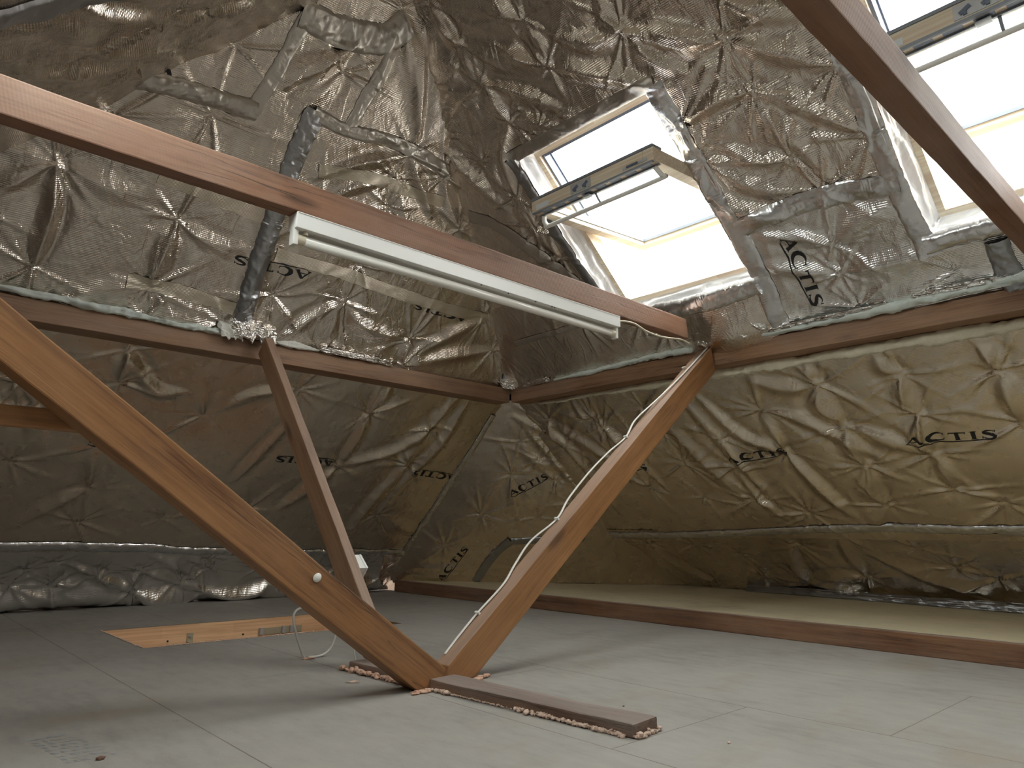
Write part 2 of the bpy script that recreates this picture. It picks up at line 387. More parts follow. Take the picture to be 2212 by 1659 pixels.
# ------------------------------------------------------------------ foil sheets: height fields pinned by staples, with pleats and tension folds
class Sheet:
    def __init__(s, O, sv, uv, n, s0, s1, u0, u1, step):
        s.O, s.sv, s.uv, s.n = (np.array(a, float) for a in (O, sv, uv, n))
        s.s0, s.u0, s.step = s0, u0, step
        s.ns = int(round((s1-s0)/step))+1; s.nu = int(round((u1-u0)/step))+1
        s.Sg, s.Ug = np.meshgrid(s0+np.arange(s.ns)*step, u0+np.arange(s.nu)*step, indexing='ij')
        s.H = np.zeros_like(s.Sg)
    def _win(s, a, b, r):
        i0 = max(0, int((min(a[0], b[0])-r-s.s0)/s.step)); i1 = min(s.ns, int((max(a[0], b[0])+r-s.s0)/s.step)+2)
        j0 = max(0, int((min(a[1], b[1])-r-s.u0)/s.step)); j1 = min(s.nu, int((max(a[1], b[1])+r-s.u0)/s.step)+2)
        return (slice(i0, i1), slice(j0, j1)) if i1 > i0 and j1 > j0 else None
    def billow(s, amp, freq, seed, fine=1.0, aniso=(1, 1), rot=0.0):
        c, d = math.cos(rot), math.sin(rot)
        A = s.Sg*c+s.Ug*d; B = -s.Sg*d+s.Ug*c
        s.H += amp*fbm(A*freq*aniso[0], B*freq*aniso[1], 3, seed)*2
        wx = fbm(A*2, B*2, 2, seed+9)*.6
        s.H += fine*.0085*(ridged((A+wx)*3.2*aniso[0], (B+wx)*3.2*aniso[1], 4, seed+20)-.45)
    def staple(s, p, amp=1.0, seed=0, n=None, down=.018):
        w = s._win(p, p, .55)
        if w is None: return
        r = np.random.default_rng(seed)
        x = s.Sg[w]-p[0]; y = s.Ug[w]-p[1]; d = np.hypot(x, y)+1e-6
        fall = np.clip(1-d/.55, 0, 1)
        h = -down*amp*np.exp(-d/.11)*fall
        k = n or r.integers(8, 15); ph = r.random()*6.28
        for j in range(k):
            a = ph+6.283*j/k+r.normal()*.28
            ca, sa = math.cos(a), math.sin(a)
            along = x*ca+y*sa
            bend = r.normal()*.35
            lat = -x*sa+y*ca - bend*along**2
            ln = r.uniform(.08, .34); wd = .0035+.065*np.clip(along, 0, None)*r.uniform(.5, 1.4)
            g = np.exp(-(lat/wd)**2)*np.where(along > 0, 1, 0)
            ramp_ = np.clip(along/.02, 0, 1)*np.exp(-(along/ln)**2)
            h += amp*r.uniform(.003, .014)*g*ramp_*fall
        s.H[w] += h
    def fold(s, pts, amp=1.0, seed=0, wid=None):
        r = np.random.default_rng(seed)
        P = smooth_path(np.array(pts, float), 7)
        wid = wid or r.uniform(.020, .034)
        lo = P.min(0); hi = P.max(0); w = s._win(lo, hi, .16)
        if w is None: return
        x = s.Sg[w]; y = s.Ug[w]
        best = np.full(x.shape, 9.0); tt = np.zeros(x.shape); sd = np.zeros(x.shape)
        n = len(P)-1
        for i in range(n):
            a = P[i]; e = P[i+1]-a; l2 = e@e+1e-12
            t = np.clip(((x-a[0])*e[0]+(y-a[1])*e[1])/l2, 0, 1)
            dx = x-a[0]-t*e[0]; dy = y-a[1]-t*e[1]; dd = np.hypot(dx, dy)
            m_ = dd < best; best = np.where(m_, dd, best); tt = np.where(m_, (i+t)/n, tt); sd = np.where(m_, np.sign(e[0]*dy-e[1]*dx), sd)
        q = best*sd; env = np.clip(np.sin(np.pi*np.clip(tt, .03, .97)), 0, 1)**.6
        wv = wid*(.55+.7*env)
        sk = r.choice([-1, 1])
        prof = np.exp(-np.abs(q/wv)**1.5) - .45*np.exp(-((q-sk*1.7*wv)/(wv*.9))**2) - .2*np.exp(-((q+sk*2*wv)/(wv))**2)
        s.H[w] += amp*.019*env*prof
    def bulge(s, p, r, h, ax=1.0):
        s.H += h*np.exp(-(((s.Sg-p[0])/r)**2+((s.Ug-p[1])/(r*ax))**2))
    def h(s, S_, U_):
        a = np.clip((np.asarray(S_, float)-s.s0)/s.step, 0, s.ns-1.001); b = np.clip((np.asarray(U_, float)-s.u0)/s.step, 0, s.nu-1.001)
        i = a.astype(int); j = b.astype(int); fa = a-i; fb = b-j
        return (s.H[i, j]*(1-fa)+s.H[i+1, j]*fa)*(1-fb)+(s.H[i, j+1]*(1-fa)+s.H[i+1, j+1]*fa)*fb
    def P(s, S_, U_, off=0.0):
        S_ = np.asarray(S_, float); U_ = np.asarray(U_, float)
        hh = s.h(S_, U_)+off
        return s.O+S_[..., None]*s.sv+U_[..., None]*s.uv+hh[..., None]*s.n
    def build(s, name, mat, keep=None):
        V = (s.O+s.Sg[..., None]*s.sv+s.Ug[..., None]*s.uv+s.H[..., None]*s.n).reshape(-1, 3)
        ii, jj = np.meshgrid(np.arange(s.ns-1), np.arange(s.nu-1), indexing='ij')
        F = np.stack([ii*s.nu+jj, (ii+1)*s.nu+jj, (ii+1)*s.nu+jj+1, ii*s.nu+jj+1], -1).reshape(-1, 4)
        cs = (s.s0+(ii+.5)*s.step).ravel(); cu = (s.u0+(jj+.5)*s.step).ravel()
        if keep is not None: F = F[keep(cs, cu)]
        nrm = np.cross(V[F[0, 1]]-V[F[0, 0]], V[F[0, 2]]-V[F[0, 0]])
        if nrm@s.n < 0: F = F[:, ::-1]
        used = np.zeros(len(V), bool); used[F.ravel()] = True
        mp = np.cumsum(used)-1
        uv = np.stack([s.Sg.ravel(), s.Ug.ravel()], -1)
        o = link_mesh(name, V[used], mp[F], mat, uv=uv[used])
        return struct(o)

def ribbon(name, sh, pts, width, mat, label, cat='tape', off=.003, puff=0.0, wrin=.003, seed=0, parent=None, taper=True):
    """a strip of tape laid over a sheet along points given in the sheet's own metres"""
    P = smooth_path(np.array(pts, float), 24); d = np.r_[0, np.cumsum(np.hypot(*np.diff(P, axis=0).T))]
    n = max(6, int(d[-1]/.007)); t = np.linspace(0, d[-1], n); cx = np.interp(t, d, P[:, 0]); cy = np.interp(t, d, P[:, 1])
    tx = np.gradient(cx); ty = np.gradient(cy); ln = np.hypot(tx, ty)+1e-9; nx, ny = -ty/ln, tx/ln
    K = 13; q = np.linspace(-1, 1, K)
    wv = width/2*(1+.16*(vnoise(t*9, t*0+seed, seed)-.5)+.10*(vnoise(t*40, t*0, seed+3)-.5))
    jag = .10*(vnoise(t*70, t*0, seed+8)-.5)
    Sg = cx[:, None]+nx[:, None]*(q[None]*wv[:, None]*(1+jag[:, None]*np.sign(q)[None])); Ug = cy[:, None]+ny[:, None]*(q[None]*wv[:, None]*(1+jag[:, None]*np.sign(q)[None]))
    base = sh.h(Sg, Ug)
    # a strip bridges small hollows: blend towards its own smoothed height
    k = 9; ker = np.ones(k)/k
    sm = np.apply_along_axis(lambda c: np.convolve(np.pad(c, k//2, mode='edge'), ker, 'valid'), 0, base)
    hb = np.maximum(sm, base)
    T = np.broadcast_to(t[:, None], Sg.shape); Q = np.broadcast_to(q[None]*width/2, Sg.shape)
    wr = wrin*(ridged(T*14, Q*30, 3, seed)-.4)*2+wrin*.6*fbm(T*60, Q*60, 3, seed+5)*2
    edge = (1-q**2)[None]
    off_all = off+hb-base+puff*edge**.5+np.abs(wr)*edge**.3
    V = (sh.O+Sg[..., None]*sh.sv+Ug[..., None]*sh.uv+(base+off_all)[..., None]*sh.n).reshape(-1, 3)
    ii, jj = np.meshgrid(np.arange(n-1), np.arange(K-1), indexing='ij')
    F = np.stack([ii*K+jj, (ii+1)*K+jj, (ii+1)*K+jj+1, ii*K+jj+1], -1).reshape(-1, 4)
    nrm = np.cross(V[F[0, 1]]-V[F[0, 0]], V[F[0, 2]]-V[F[0, 0]])
    if nrm@sh.n < 0: F = F[:, ::-1]
    uv = np.stack([T.ravel(), Q.ravel()], -1)
    o = link_mesh(name, V, F, mat, parent, uv=uv)
    if parent is None: tag(o, label, cat)
    return o

# brand lettering as strokes: (points, half widths) in a 1-unit cap height
def _arc(cx, cy, rx, ry, a0, a1, n=14): return [(cx+rx*math.cos(math.radians(a0+(a1-a0)*i/n)), cy+ry*math.sin(math.radians(a0+(a1-a0)*i/n))) for i in range(n+1)]
GLYPH = {
 'A': (1.25, [([(.02, 0), (.60, 1.0)], [.035, .05]), ([(.56, 1.02), (1.06, 0)], [.12, .13]), ([(.25, .33), (.88, .33)], [.04, .04]), ([(-.08, .02), (.2, .02)], [.025, .025]), ([(.86, .02), (1.25, .02)], [.025, .025])]),
 'C': (1.25, [(_arc(.68, .5, .58, .5, 48, 312, 22), [.03, .05, .11, .155, .16, .155, .11, .05, .03]), ([(1.07, .98), (1.07, .70)], [.03, .02]), ([(1.09, .30), (1.05, .08)], [.02, .03])]),
 'T': (1.15, [([(.05, .96), (1.1, .96)], [.05, .05]), ([(.575, .96), (.575, 0)], [.13, .13]), ([(.36, .02), (.80, .02)], [.025, .025]), ([(.05, .98), (.05, .76)], [.03, .015]), ([(1.1, .98), (1.1, .76)], [.03, .015])]),
 'I': (.62, [([(.3, 1.0), (.3, 0)], [.13, .13]), ([(.08, .98), (.52, .98)], [.025, .025]), ([(.08, .02), (.52, .02)], [.025, .025])]),
 'S': (.95, [([(.84, .82), (.66, .96), (.42, .98), (.20, .86), (.20, .68), (.40, .56), (.62, .46), (.82, .32), (.78, .12), (.52, .02), (.26, .04), (.06, .20)], [.02, .035, .06, .10, .12, .13, .13, .12, .10, .06, .035, .02]), ([(.86, .98), (.86, .74)], [.02, .02]), ([(.05, .26), (.05, .02)], [.02, .02])]),
}
def lettering(name, sh, start, direction, up, length, cap, parent, text='ACTIS', swoosh=True, mat=None, total='ACTIS'):
    gap = .16; W = sum(GLYPH[c][0] for c in total)+gap*(len(total)-1)
    kx = length/W; V = []; F = []
    dx, dy = direction; ux, uy = up
    def strip(P, wid, n):
        P = np.array(P, float); P = P if len(P) > 2 else np.linspace(P[0], P[-1], 3)
        d = np.r_[0, np.cumsum(np.hypot(*np.diff(P, axis=0).T))]; t = np.linspace(0, d[-1], n)
        c = np.stack([np.interp(t, d, P[:, 0]), np.interp(t, d, P[:, 1])], -1); w = np.interp(np.linspace(0, 1, n), np.linspace(0, 1, len(wid)), wid)
        g = np.gradient(c, axis=0); g /= np.linalg.norm(g, axis=1)[:, None]+1e-9; nn = np.stack([-g[:, 1], g[:, 0]], -1)
        b0 = len(V)
        for i in range(n):
            for q in (-1, 0, 1): V.append(c[i]+nn[i]*w[i]*q)
        for i in range(n-1):
            for q in (0, 1): F.append((b0+i*3+q, b0+(i+1)*3+q, b0+(i+1)*3+q+1, b0+i*3+q+1))
    x = 0
    for ch in text:
        adv, strokes = GLYPH[ch]
        for pts, wid in strokes: strip([(p[0]+x, p[1]) for p in pts], wid, 22)
        x += adv+gap
    if swoosh:
        e = x-gap
        strip([(.05, -.02), (.45, -.30), (1.4, -.24), (e*.5, -.22), (e*.75, -.16), (e, -.02)][: (6 if text == total else 4)], [.02, .05, .055, .05, .04, .015], 40)
    A = np.array(V); sx = A[:, 0]*kx; sy = A[:, 1]*cap
    SS = start[0]+dx*sx+ux*sy; UU = start[1]+dy*sx+uy*sy
    P3 = sh.P(SS, UU, .0026)
    Fn = np.array(F); nrm = np.cross(P3[Fn[0, 1]]-P3[Fn[0, 0]], P3[Fn[0, 2]]-P3[Fn[0, 0]])
    if nrm@sh.n < 0: Fn = Fn[:, ::-1]
    return link_mesh(name, P3, Fn, mat or M['ink'], parent)

def crumpled(name, c00, c10, c01, c11, bulge, amp, mat, seed, nrm, nu=46, nv=34, label=None, cat='foil', parent=None, freq=5.0, ragged=.0):
    """a crumpled piece of foil between four corners"""
    c00, c10, c01, c11, nrm = (np.array(a, float) for a in (c00, c10, c01, c11, nrm)); nrm /= np.linalg.norm(nrm)
    U, Vv = np.meshgrid(np.linspace(0, 1, nu), np.linspace(0, 1, nv), indexing='ij')
    if ragged:
        r1 = ragged*(vnoise(U[:, :1]*9, U[:, :1]*0, seed)-.5)*2; Vv = Vv*(1+r1)
    P = (c00*((1-U)*(1-Vv))[..., None]+c10*(U*(1-Vv))[..., None]+c01*((1-U)*Vv)[..., None]+c11*(U*Vv)[..., None])
    h = bulge*np.clip(4*U*(1-U), 0, 1)**.5*np.clip(4*Vv*(1-Vv), 0, 1)**.5+amp*(ridged(U*freq, Vv*freq, 4, seed)-.4)*2+amp*.5*fbm(U*freq*3, Vv*freq*3, 3, seed+4)*2
    side = amp*1.2*fbm(U*freq, Vv*freq, 3, seed+11)*2
    e = c10-c00; e /= np.linalg.norm(e)
    P = P+h[..., None]*nrm+side[..., None]*e
    ii, jj = np.meshgrid(np.arange(nu-1), np.arange(nv-1), indexing='ij')
    F = np.stack([ii*nv+jj, (ii+1)*nv+jj, (ii+1)*nv+jj+1, ii*nv+jj+1], -1).reshape(-1, 4)
    uv = np.stack([U.ravel()*np.linalg.norm(c10-c00), Vv.ravel()*np.linalg.norm(c01-c00)], -1)
    o = link_mesh(name, P.reshape(-1, 3), F, mat, parent, uv=uv)
    if label: tag(o, label, cat)
    return o

def timber(name, poly, y0, y1, frame, mat, label, bev=.004, wob=.0012, cuts=None, parent=None, cat='timber'):
    """a length of timber: a side outline (x along the grain, z across) extruded from y0 to y1 in its own frame, edges eased and slightly uneven"""
    bm = bmesh.new()
    a = [bm.verts.new((p[0], y0, p[1])) for p in poly]; b = [bm.verts.new((p[0], y1, p[1])) for p in poly]
    n = len(poly)
    bm.faces.new(a); bm.faces.new(b[::-1])
    for i in range(n): bm.faces.new((a[i], b[i], b[(i+1) % n], a[(i+1) % n]))
    bmesh.ops.recalc_face_normals(bm, faces=bm.faces)
    bmesh.ops.bevel(bm, geom=list(bm.edges), offset=bev, segments=2, profile=.6, affect='EDGES')
    xs = [p[0] for p in poly]; x0, x1 = min(xs), max(xs); k = cuts or max(4, int((x1-x0)/.05))
    for i in range(1, k):
        x = x0+(x1-x0)*i/k
        bmesh.ops.bisect_plane(bm, geom=list(bm.verts)+list(bm.edges)+list(bm.faces), plane_co=(x, 0, 0), plane_no=(1, 0, 0))
    sd = random.random()*50
    for v in bm.verts:
        xx = np.array([v.co.x*7.0]); q = 3.0 if v.co.y > (y0+y1)/2 else 0.0
        v.co.y += wob*float(fbm(xx, np.array([sd+q+v.co.z*4]), 3, 1)[0])*4
        v.co.z += wob*float(fbm(xx, np.array([sd+20+q+v.co.z*4]), 3, 2)[0])*4
    o = bm_obj(name, bm, mat, parent, mw=frame)
    for p in o.data.polygons: p.use_smooth = False
    if label: tag(o, label, cat)
    return o
def frame_of(origin, xdir, ydir):
    x = Vector(xdir).normalized(); y = Vector(ydir).normalized(); z = x.cross(y).normalized(); y = z.cross(x)
    return Matrix(((x.x, y.x, z.x, origin[0]), (x.y, y.y, z.y, origin[1]), (x.z, y.z, z.z, origin[2]), (0, 0, 0, 1)))
def lumps(name, path, rad, mat, n, seed, label=None, cat='foam', spread=.006, parent=None, zflat=.8):
    """an uneven bead of set foam or wool along a path"""
    r = np.random.default_rng(seed); P = smooth_path(path, 10) if len(path) > 2 else np.linspace(path[0], path[1], 20)
    bm = bmesh.new()
    for i in range(n):
        t = (i+r.random())/n*(len(P)-1)
        thin = .45 if n > 50 and float(vnoise(np.array([t/(len(P)-1)*9.0]), np.array([seed*3.3]), 2)[0]) < .32 else 1.0
        k = int(t); p = P[min(k, len(P)-2)]*(1-(t-k))+P[min(k+1, len(P)-1)]*(t-k)
        q = rad*r.uniform(.25, 1.0)*(1.5 if r.random() < .15 else 1)*thin
        vs = bmesh.ops.create_icosphere(bm, subdivisions=2, radius=q)['verts']
        o = r.normal(size=3)*spread*thin; o[2] = abs(o[2])*(.9 if n > 50 else .4)
        st = r.uniform(.7, 1.6, 3)
        for v in vs:
            nz = 1+1.1*float(fbm(np.array([v.co.x/q*1.6+i*3.7]), np.array([v.co.y/q*1.6+v.co.z/q*1.3+i]), 3, 3)[0])*2
            v.co = Vector((p[0]+o[0]+v.co.x*nz*st[0], p[1]+o[1]+v.co.y*nz*st[1], p[2]+o[2]+v.co.z*nz*zflat))
    ob = bm_obj(name, bm, mat, parent, smooth=True)
    if label: tag(ob, label, cat)
    return ob
def wad_strip(name, path, wid, thick, nrm, mat, label, seed, drop=None):
    """the torn fleecy edge of insulation: a soft irregular roll along a path"""
    P = smooth_path(path, 30); n = len(P); ns = 14
    T = np.gradient(P, axis=0); T /= np.linalg.norm(T, axis=1)[:, None]
    nr = np.array(nrm, float); nr /= np.linalg.norm(nr); B = np.cross(T, nr); B /= np.linalg.norm(B, axis=1)[:, None]
    s = np.r_[0, np.cumsum(np.linalg.norm(np.diff(P, axis=0), axis=1))]
    W_ = wid*np.interp(np.linspace(0, 1, n), np.linspace(0, 1, len(drop)), drop) if drop is not None else np.full(n, wid)
    V = []; F = []
    for k in range(ns):
        a = 2*math.pi*k/ns
        j = 1+.9*fbm(s*9, s*0+math.cos(a)*1.5+seed, 4, seed)*2+.55*fbm(s*48, s*0+math.sin(a)*2, 4, seed+2)*2
        V.append(P+(B*(math.cos(a)*W_*j)[:, None])+nr[None]*(math.sin(a)*thick*j)[:, None])
    V = np.stack(V, 1).reshape(-1, 3)
    for i in range(n-1):
        for k in range(ns): F.append((i*ns+k, i*ns+(k+1) % ns, (i+1)*ns+(k+1) % ns, (i+1)*ns+k))
    F.append(tuple(range(ns-1, -1, -1))); F.append(tuple(range((n-1)*ns, n*ns)))
    o = link_mesh(name, V, F, mat); tag(o, label, 'insulation'); return o

# ------------------------------------------------------------------ floor
HX0, HX1, HY0, HY1 = .925, 2.13, 3.11, 3.745       # loft hatch opening
bm = bmesh.new()
xs = [-2.1, HX0, HX1, 3.176]; ys = [-3.25, HY0, HY1, 4.95]
for i in range(3):
    for j in range(3):
        if i == 1 and j == 1: continue
        vs = [bm.verts.new((x, y, 0)) for x, y in ((xs[i], ys[j]), (xs[i+1], ys[j]), (xs[i+1], ys[j+1]), (xs[i], ys[j+1]))]
        bm.faces.new(vs)
bmesh.ops.remove_doubles(bm, verts=bm.verts, dist=1e-5)
r = bmesh.ops.extrude_face_region(bm, geom=list(bm.faces))
for v in r['geom']:
    if isinstance(v, bmesh.types.BMVert): v.co.z -= .018
bmesh.ops.recalc_face_normals(bm, faces=bm.faces)
floor = struct(bm_obj('floor', bm, M['floor']))
floor.data.materials.append(M['chip_edge'])
for p in floor.data.polygons:
    if p.normal.z < .5: p.material_index = 1
bm = bmesh.new(); box_bm(bm, 3.178, 4.95, -3.25, 4.95, .058, .079)
struct(bm_obj('raised_floor', bm, M['ledge']))

# ------------------------------------------------------------------ foil walls and ceilings
def make(O, sv, uv, n, rect, step, seed, staples, folds, billow=.02, freq=1.6, fine=1.0, ramp_=1.0, rot=0.0, aniso=(1, 1)):
    sh = Sheet(O, sv, uv, n, *rect, step)
    sh.billow(billow, freq, seed, fine, aniso, rot)
    for i, p in enumerate(staples): sh.staple(p, ramp_, seed*100+i)
    for i, (pts, a) in enumerate(folds): sh.fold(pts, a*ramp_, seed*100+50+i)
    return sh
T_A = [(0.404, 0.596), (0.872, 0.5), (0.409, 0.153), (0.846, 0.173), (0.857, 0.019), (0.419, -0.018), (0.877, 0.972), (1.751, 0.32), (2.626, 0.458), (2.812, 0.255), (3.03, 0.008), (2.241, 0.036), (1.729, -0.003), (1.789, 1.145), (1.774, 1.009), (2.02, 1.112), (1.34, 1.476), (1.343, 1.355), (0.883, 1.265), (1.483, 1.706), (1.794, 0.861), (2.228, 0.885), (2.218, 0.202), (1.76, 0.535), (2.519, 0.959), (0.547, 0.838), (1.192, 0.071), (1.379, 0.267), (-.1, .6), (-.15, .1), (1.45, .75), (.1, .35)]
S_A = [([(0.404, 0.596), (0.424, 0.392), (0.409, 0.153)], 1.3), ([(0.404, 0.596), (0.321, 0.528), (0.25, 0.438)], 0.7), ([(0.404, 0.596), (0.294, 0.591), (0.224, 0.583)], 0.5), ([(0.404, 0.596), (0.564, 0.558), (0.753, 0.562)], 0.6), ([(0.872, 0.5), (0.856, 0.315), (0.846, 0.173)], 1.0), ([(0.872, 0.5), (1.057, 0.442), (1.2, 0.461)], 0.5), ([(1.751, 0.32), (1.603, 0.191), (1.489, 0.018)], 0.9), ([(1.751, 0.32), (1.736, 0.153), (1.729, -0.003)], 0.7), ([(1.751, 0.32), (1.922, 0.208), (2.218, 0.202)], 0.9), ([(2.806, 0.253), (2.519, 0.151), (2.241, 0.036)], 1), ([(2.635, 0.428), (2.431, 0.259), (2.241, 0.036)], 0.8), ([(2.218, 0.202), (2.217, 0.123), (2.241, 0.036)], 0.6), ([(1.789, 1.145), (1.576, 1.03), (1.371, 0.875)], 1), ([(1.789, 1.145), (1.575, 0.972), (1.44, 0.819)], 0.7), ([(1.789, 1.145), (1.9, 1.027), (2.037, 0.894)], 1), ([(1.789, 1.145), (1.993, 1.135), (2.217, 1.059)], 0.8), ([(1.34, 1.476), (1.212, 1.355), (1.088, 1.23)], 1), ([(1.34, 1.476), (1.225, 1.321), (1.089, 1.171)], 1), ([(1.34, 1.476), (1.254, 1.303), (1.174, 1.166)], 1), ([(1.343, 1.355), (1.265, 1.215), (1.19, 1.121)], 0.8), ([(1.483, 1.706), (1.622, 1.519), (1.791, 1.229)], 1.3), ([(1.483, 1.706), (1.488, 1.522), (1.501, 1.38)], 0.8), ([(1.572, 1.776), (1.672, 1.519), (1.788, 1.251)], 1.3), ([(1.774, 1.009), (1.561, 0.884), (1.413, 0.763)], 0.8), ([(1.774, 1.009), (1.853, 0.885), (1.976, 0.743)], 0.8), ([(2.02, 1.112), (2.12, 0.974), (2.3, 0.841)], 0.9), ([(2.228, 0.885), (2.334, 0.963), (2.519, 0.959)], 0.8), ([(2.228, 0.885), (2.458, 0.861), (2.625, 0.881)], 0.8), ([(0.846, 0.173), (0.635, 0.101), (0.501, -0.063)], 0.6), ([(0.857, 0.019), (1.026, 0.058), (1.207, 0.024)], 0.7)]
T_B = [(1.869, 1.782), (2.226, 1.856), (2.235, 1.663), (1.87, 1.574), (2.215, 1.453), (2.533, 1.802), (2.647, 1.567), (2.247, 2.065), (1.497, 1.54), (1.16, 1.322), (0.85, 1.055), (1.15, 1.099), (1.463, 1.098), (1.129, 0.793), (0.839, 0.767), (1.45, 0.932), (1.069, 0.619), (1.127, 0.387), (1.141, 0.248), (0.732, 0.138), (1.13, 0.069), (2.777, 0.611), (2.395, 0.742), (2.518, 0.375), (2.179, 0.255), (2.057, 0.162), (2.626, 0.567), (2.42, 1.12), (2.50, 1.36), (2.42, .95), (2.07, 1.37), (.3, 1.6), (-.4, 1.2), (-.5, .6), (-.9, 1.6), (-1.4, .7), (-2, 1.4), (-2.3, .5)]
S_B = [([(2.215, 1.453), (2.35, 1.33), (2.42, 1.12)], 1.0), ([(2.50, 1.36), (2.46, 1.25), (2.42, 1.12)], .9), ([(2.42, 1.12), (2.44, 1.0), (2.395, .742)], .9), ([(2.247, 2.065), (2.247, 1.894), (2.226, 1.856)], 1.1), ([(2.226, 1.856), (2.249, 1.748), (2.235, 1.663)], 1.2), ([(2.235, 1.663), (2.237, 1.555), (2.215, 1.453)], 1.1), ([(1.869, 1.782), (1.868, 1.662), (1.87, 1.574)], 0.9), ([(1.95, 1.912), (1.929, 1.85), (1.869, 1.782)], 0.9), ([(1.497, 1.54), (1.329, 1.427), (1.16, 1.322)], 1.4), ([(1.497, 1.54), (1.631, 1.558), (1.768, 1.651)], 0.9), ([(1.497, 1.54), (1.449, 1.404), (1.365, 1.303)], 1.1), ([(1.529, 1.676), (1.531, 1.602), (1.497, 1.54)], 0.9), ([(1.16, 1.322), (1.007, 1.194), (0.85, 1.055)], 1.4), ([(1.16, 1.322), (1.304, 1.358), (1.418, 1.456)], 1.1), ([(1.16, 1.322), (1.145, 1.247), (1.098, 1.149)], 0.8), ([(1.15, 1.099), (1.0, 0.96), (0.839, 0.767)], 1.3), ([(1.15, 1.099), (1.279, 1.132), (1.463, 1.098)], 1.3), ([(1.15, 1.099), (1.121, 0.929), (1.02, 0.64)], 0.9), ([(1.15, 1.099), (1.176, 0.933), (1.129, 0.793)], 0.7), ([(1.129, 0.793), (1.239, 0.836), (1.35, 0.947)], 0.9), ([(1.87, 1.574), (1.683, 1.442), (1.442, 1.261)], 1.1), ([(1.87, 1.574), (1.963, 1.647), (2.021, 1.721)], 0.8), ([(2.235, 1.663), (2.079, 1.538), (1.861, 1.332)], 0.9), ([(2.215, 1.453), (2.077, 1.385), (1.938, 1.299)], 1.0), ([(2.226, 1.856), (2.068, 1.701), (1.87, 1.574)], 0.8), ([(2.533, 1.802), (2.667, 1.707), (2.647, 1.567)], 1), ([(1.114, 1.427), (1.013, 1.337), (0.91, 1.263)], 1.3), ([(0.846, 1.262), (0.998, 1.371), (1.136, 1.457)], 1.1), ([(1.127, 0.387), (0.998, 0.46), (0.851, 0.49)], 0.9), ([(1.127, 0.387), (1.226, 0.452), (1.378, 0.528)], 0.8), ([(1.141, 0.248), (0.981, 0.254), (0.751, 0.244)], 0.9), ([(1.141, 0.248), (1.268, 0.298), (1.44, 0.39)], 0.8), ([(1.496, 0.785), (1.386, 0.65), (1.253, 0.577)], 0.9), ([(1.45, 0.932), (1.315, 0.758), (1.195, 0.667)], 0.9), ([(2.647, 1.567), (2.618, 1.338), (2.526, 1.106)], 1.1)]
T_C = [(0.882, 1.231), (0.898, 0.936), (0.899, 0.696), (1.318, 0.73), (1.299, 1.486), (1.725, 1.739), (2.212, 1.643), (2.685, 1.608), (2.205, 1.215), (2.689, 1.28), (2.693, 0.789), (3.166, 0.616), (0.852, 1.814), (0.858, 1.628), (0.531, 1.092), (0.513, 1.376), (1.782, 0.831), (0.885, 0.366), (1.317, 0.297), (1.31, 0.155), (0.892, 0.2), (1.75, 0.294), (1.73, 0.134), (2.191, 0.232), (0.7, 0.199), (3.009, 0.191), (0.477, 1.558), (2.6, .25), (.4, .3)]
S_C = [([(2.773, 1.906), (2.591, 1.449), (2.205, 1.215)], 1.4), ([(2.205, 1.215), (2.07, 1.004), (1.955, 0.838)], 1), ([(2.85, 1.841), (2.835, 1.478), (2.731, 1.044)], 0.9), ([(2.685, 1.608), (2.666, 1.377), (2.659, 1.039)], 0.8), ([(2.689, 1.28), (2.581, 0.905), (2.536, 0.545)], 0.9), ([(2.212, 1.643), (2.221, 1.444), (2.205, 1.215)], 1), ([(2.212, 1.643), (2.25, 1.779), (2.254, 1.868)], 0.7), ([(1.725, 1.739), (1.52, 1.687), (1.366, 1.566)], 0.7), ([(0.882, 1.231), (0.879, 1.093), (0.898, 0.936)], 0.7), ([(0.898, 0.936), (0.776, 0.827), (0.581, 0.624)], 0.8), ([(0.852, 1.814), (0.873, 1.715), (0.858, 1.628)], 1), ([(0.852, 1.814), (1.009, 1.627), (1.162, 1.625)], 1), ([(1.78, 1.564), (1.675, 1.272), (1.595, 1.048)], 0.9), ([(2.693, 0.789), (2.956, 0.687), (3.166, 0.616)], 0.7), ([(1.317, 0.297), (1.487, 0.227), (1.73, 0.134)], 1.3), ([(1.317, 0.297), (1.303, 0.237), (1.31, 0.155)], 1.2), ([(1.31, 0.155), (1.13, 0.247), (0.967, 0.352)], 1.3), ([(1.73, 0.134), (1.57, 0.306), (1.348, 0.435)], 1.3), ([(1.73, 0.134), (1.984, 0.107), (2.209, 0.185)], 1.3), ([(1.75, 0.294), (1.633, 0.366), (1.484, 0.412)], 1.1), ([(0.885, 0.366), (0.884, 0.28), (0.892, 0.2)], 1.0), ([(1.31, 0.155), (1.476, 0.079), (1.71, 0.038)], 1.3), ([(0.436, 1.418), (0.547, 1.381), (0.622, 1.278)], 0.7), ([(2.95, .38), (3.0, .2), (3.05, .05)], 1.2), ([(2.2, .4), (2.5, .2), (2.9, .12)], 1.0)]
T_E = [(2.448, 1.328), (2.489, 1.526), (1.79, 1.416), (2.424, 1.1), (2.766, 0.919), (2.408, 0.819), (2.109, 1.04), (2.083, 0.812), (1.447, 1.519), (1.088, 1.512), (0.729, 1.461), (1.419, 1.252), (1.083, 1.283), (0.71, 1.183), (1.401, 1.009), (1.084, 1.05), (1.393, 0.738), (1.062, 0.824), (1.768, 1.131), (1.805, 0.689), (0.883, 0.734), (2.087, 1.253), (3.25, 1.541), (2.889, 1.507), (2.85, 1.416), (3.219, 1.318), (3.188, 1.115), (2.901, 1.149), (2.672, 1.354), (.3, 1.0), (-.3, 1.2), (-.9, .9), (-1.6, 1.2)]
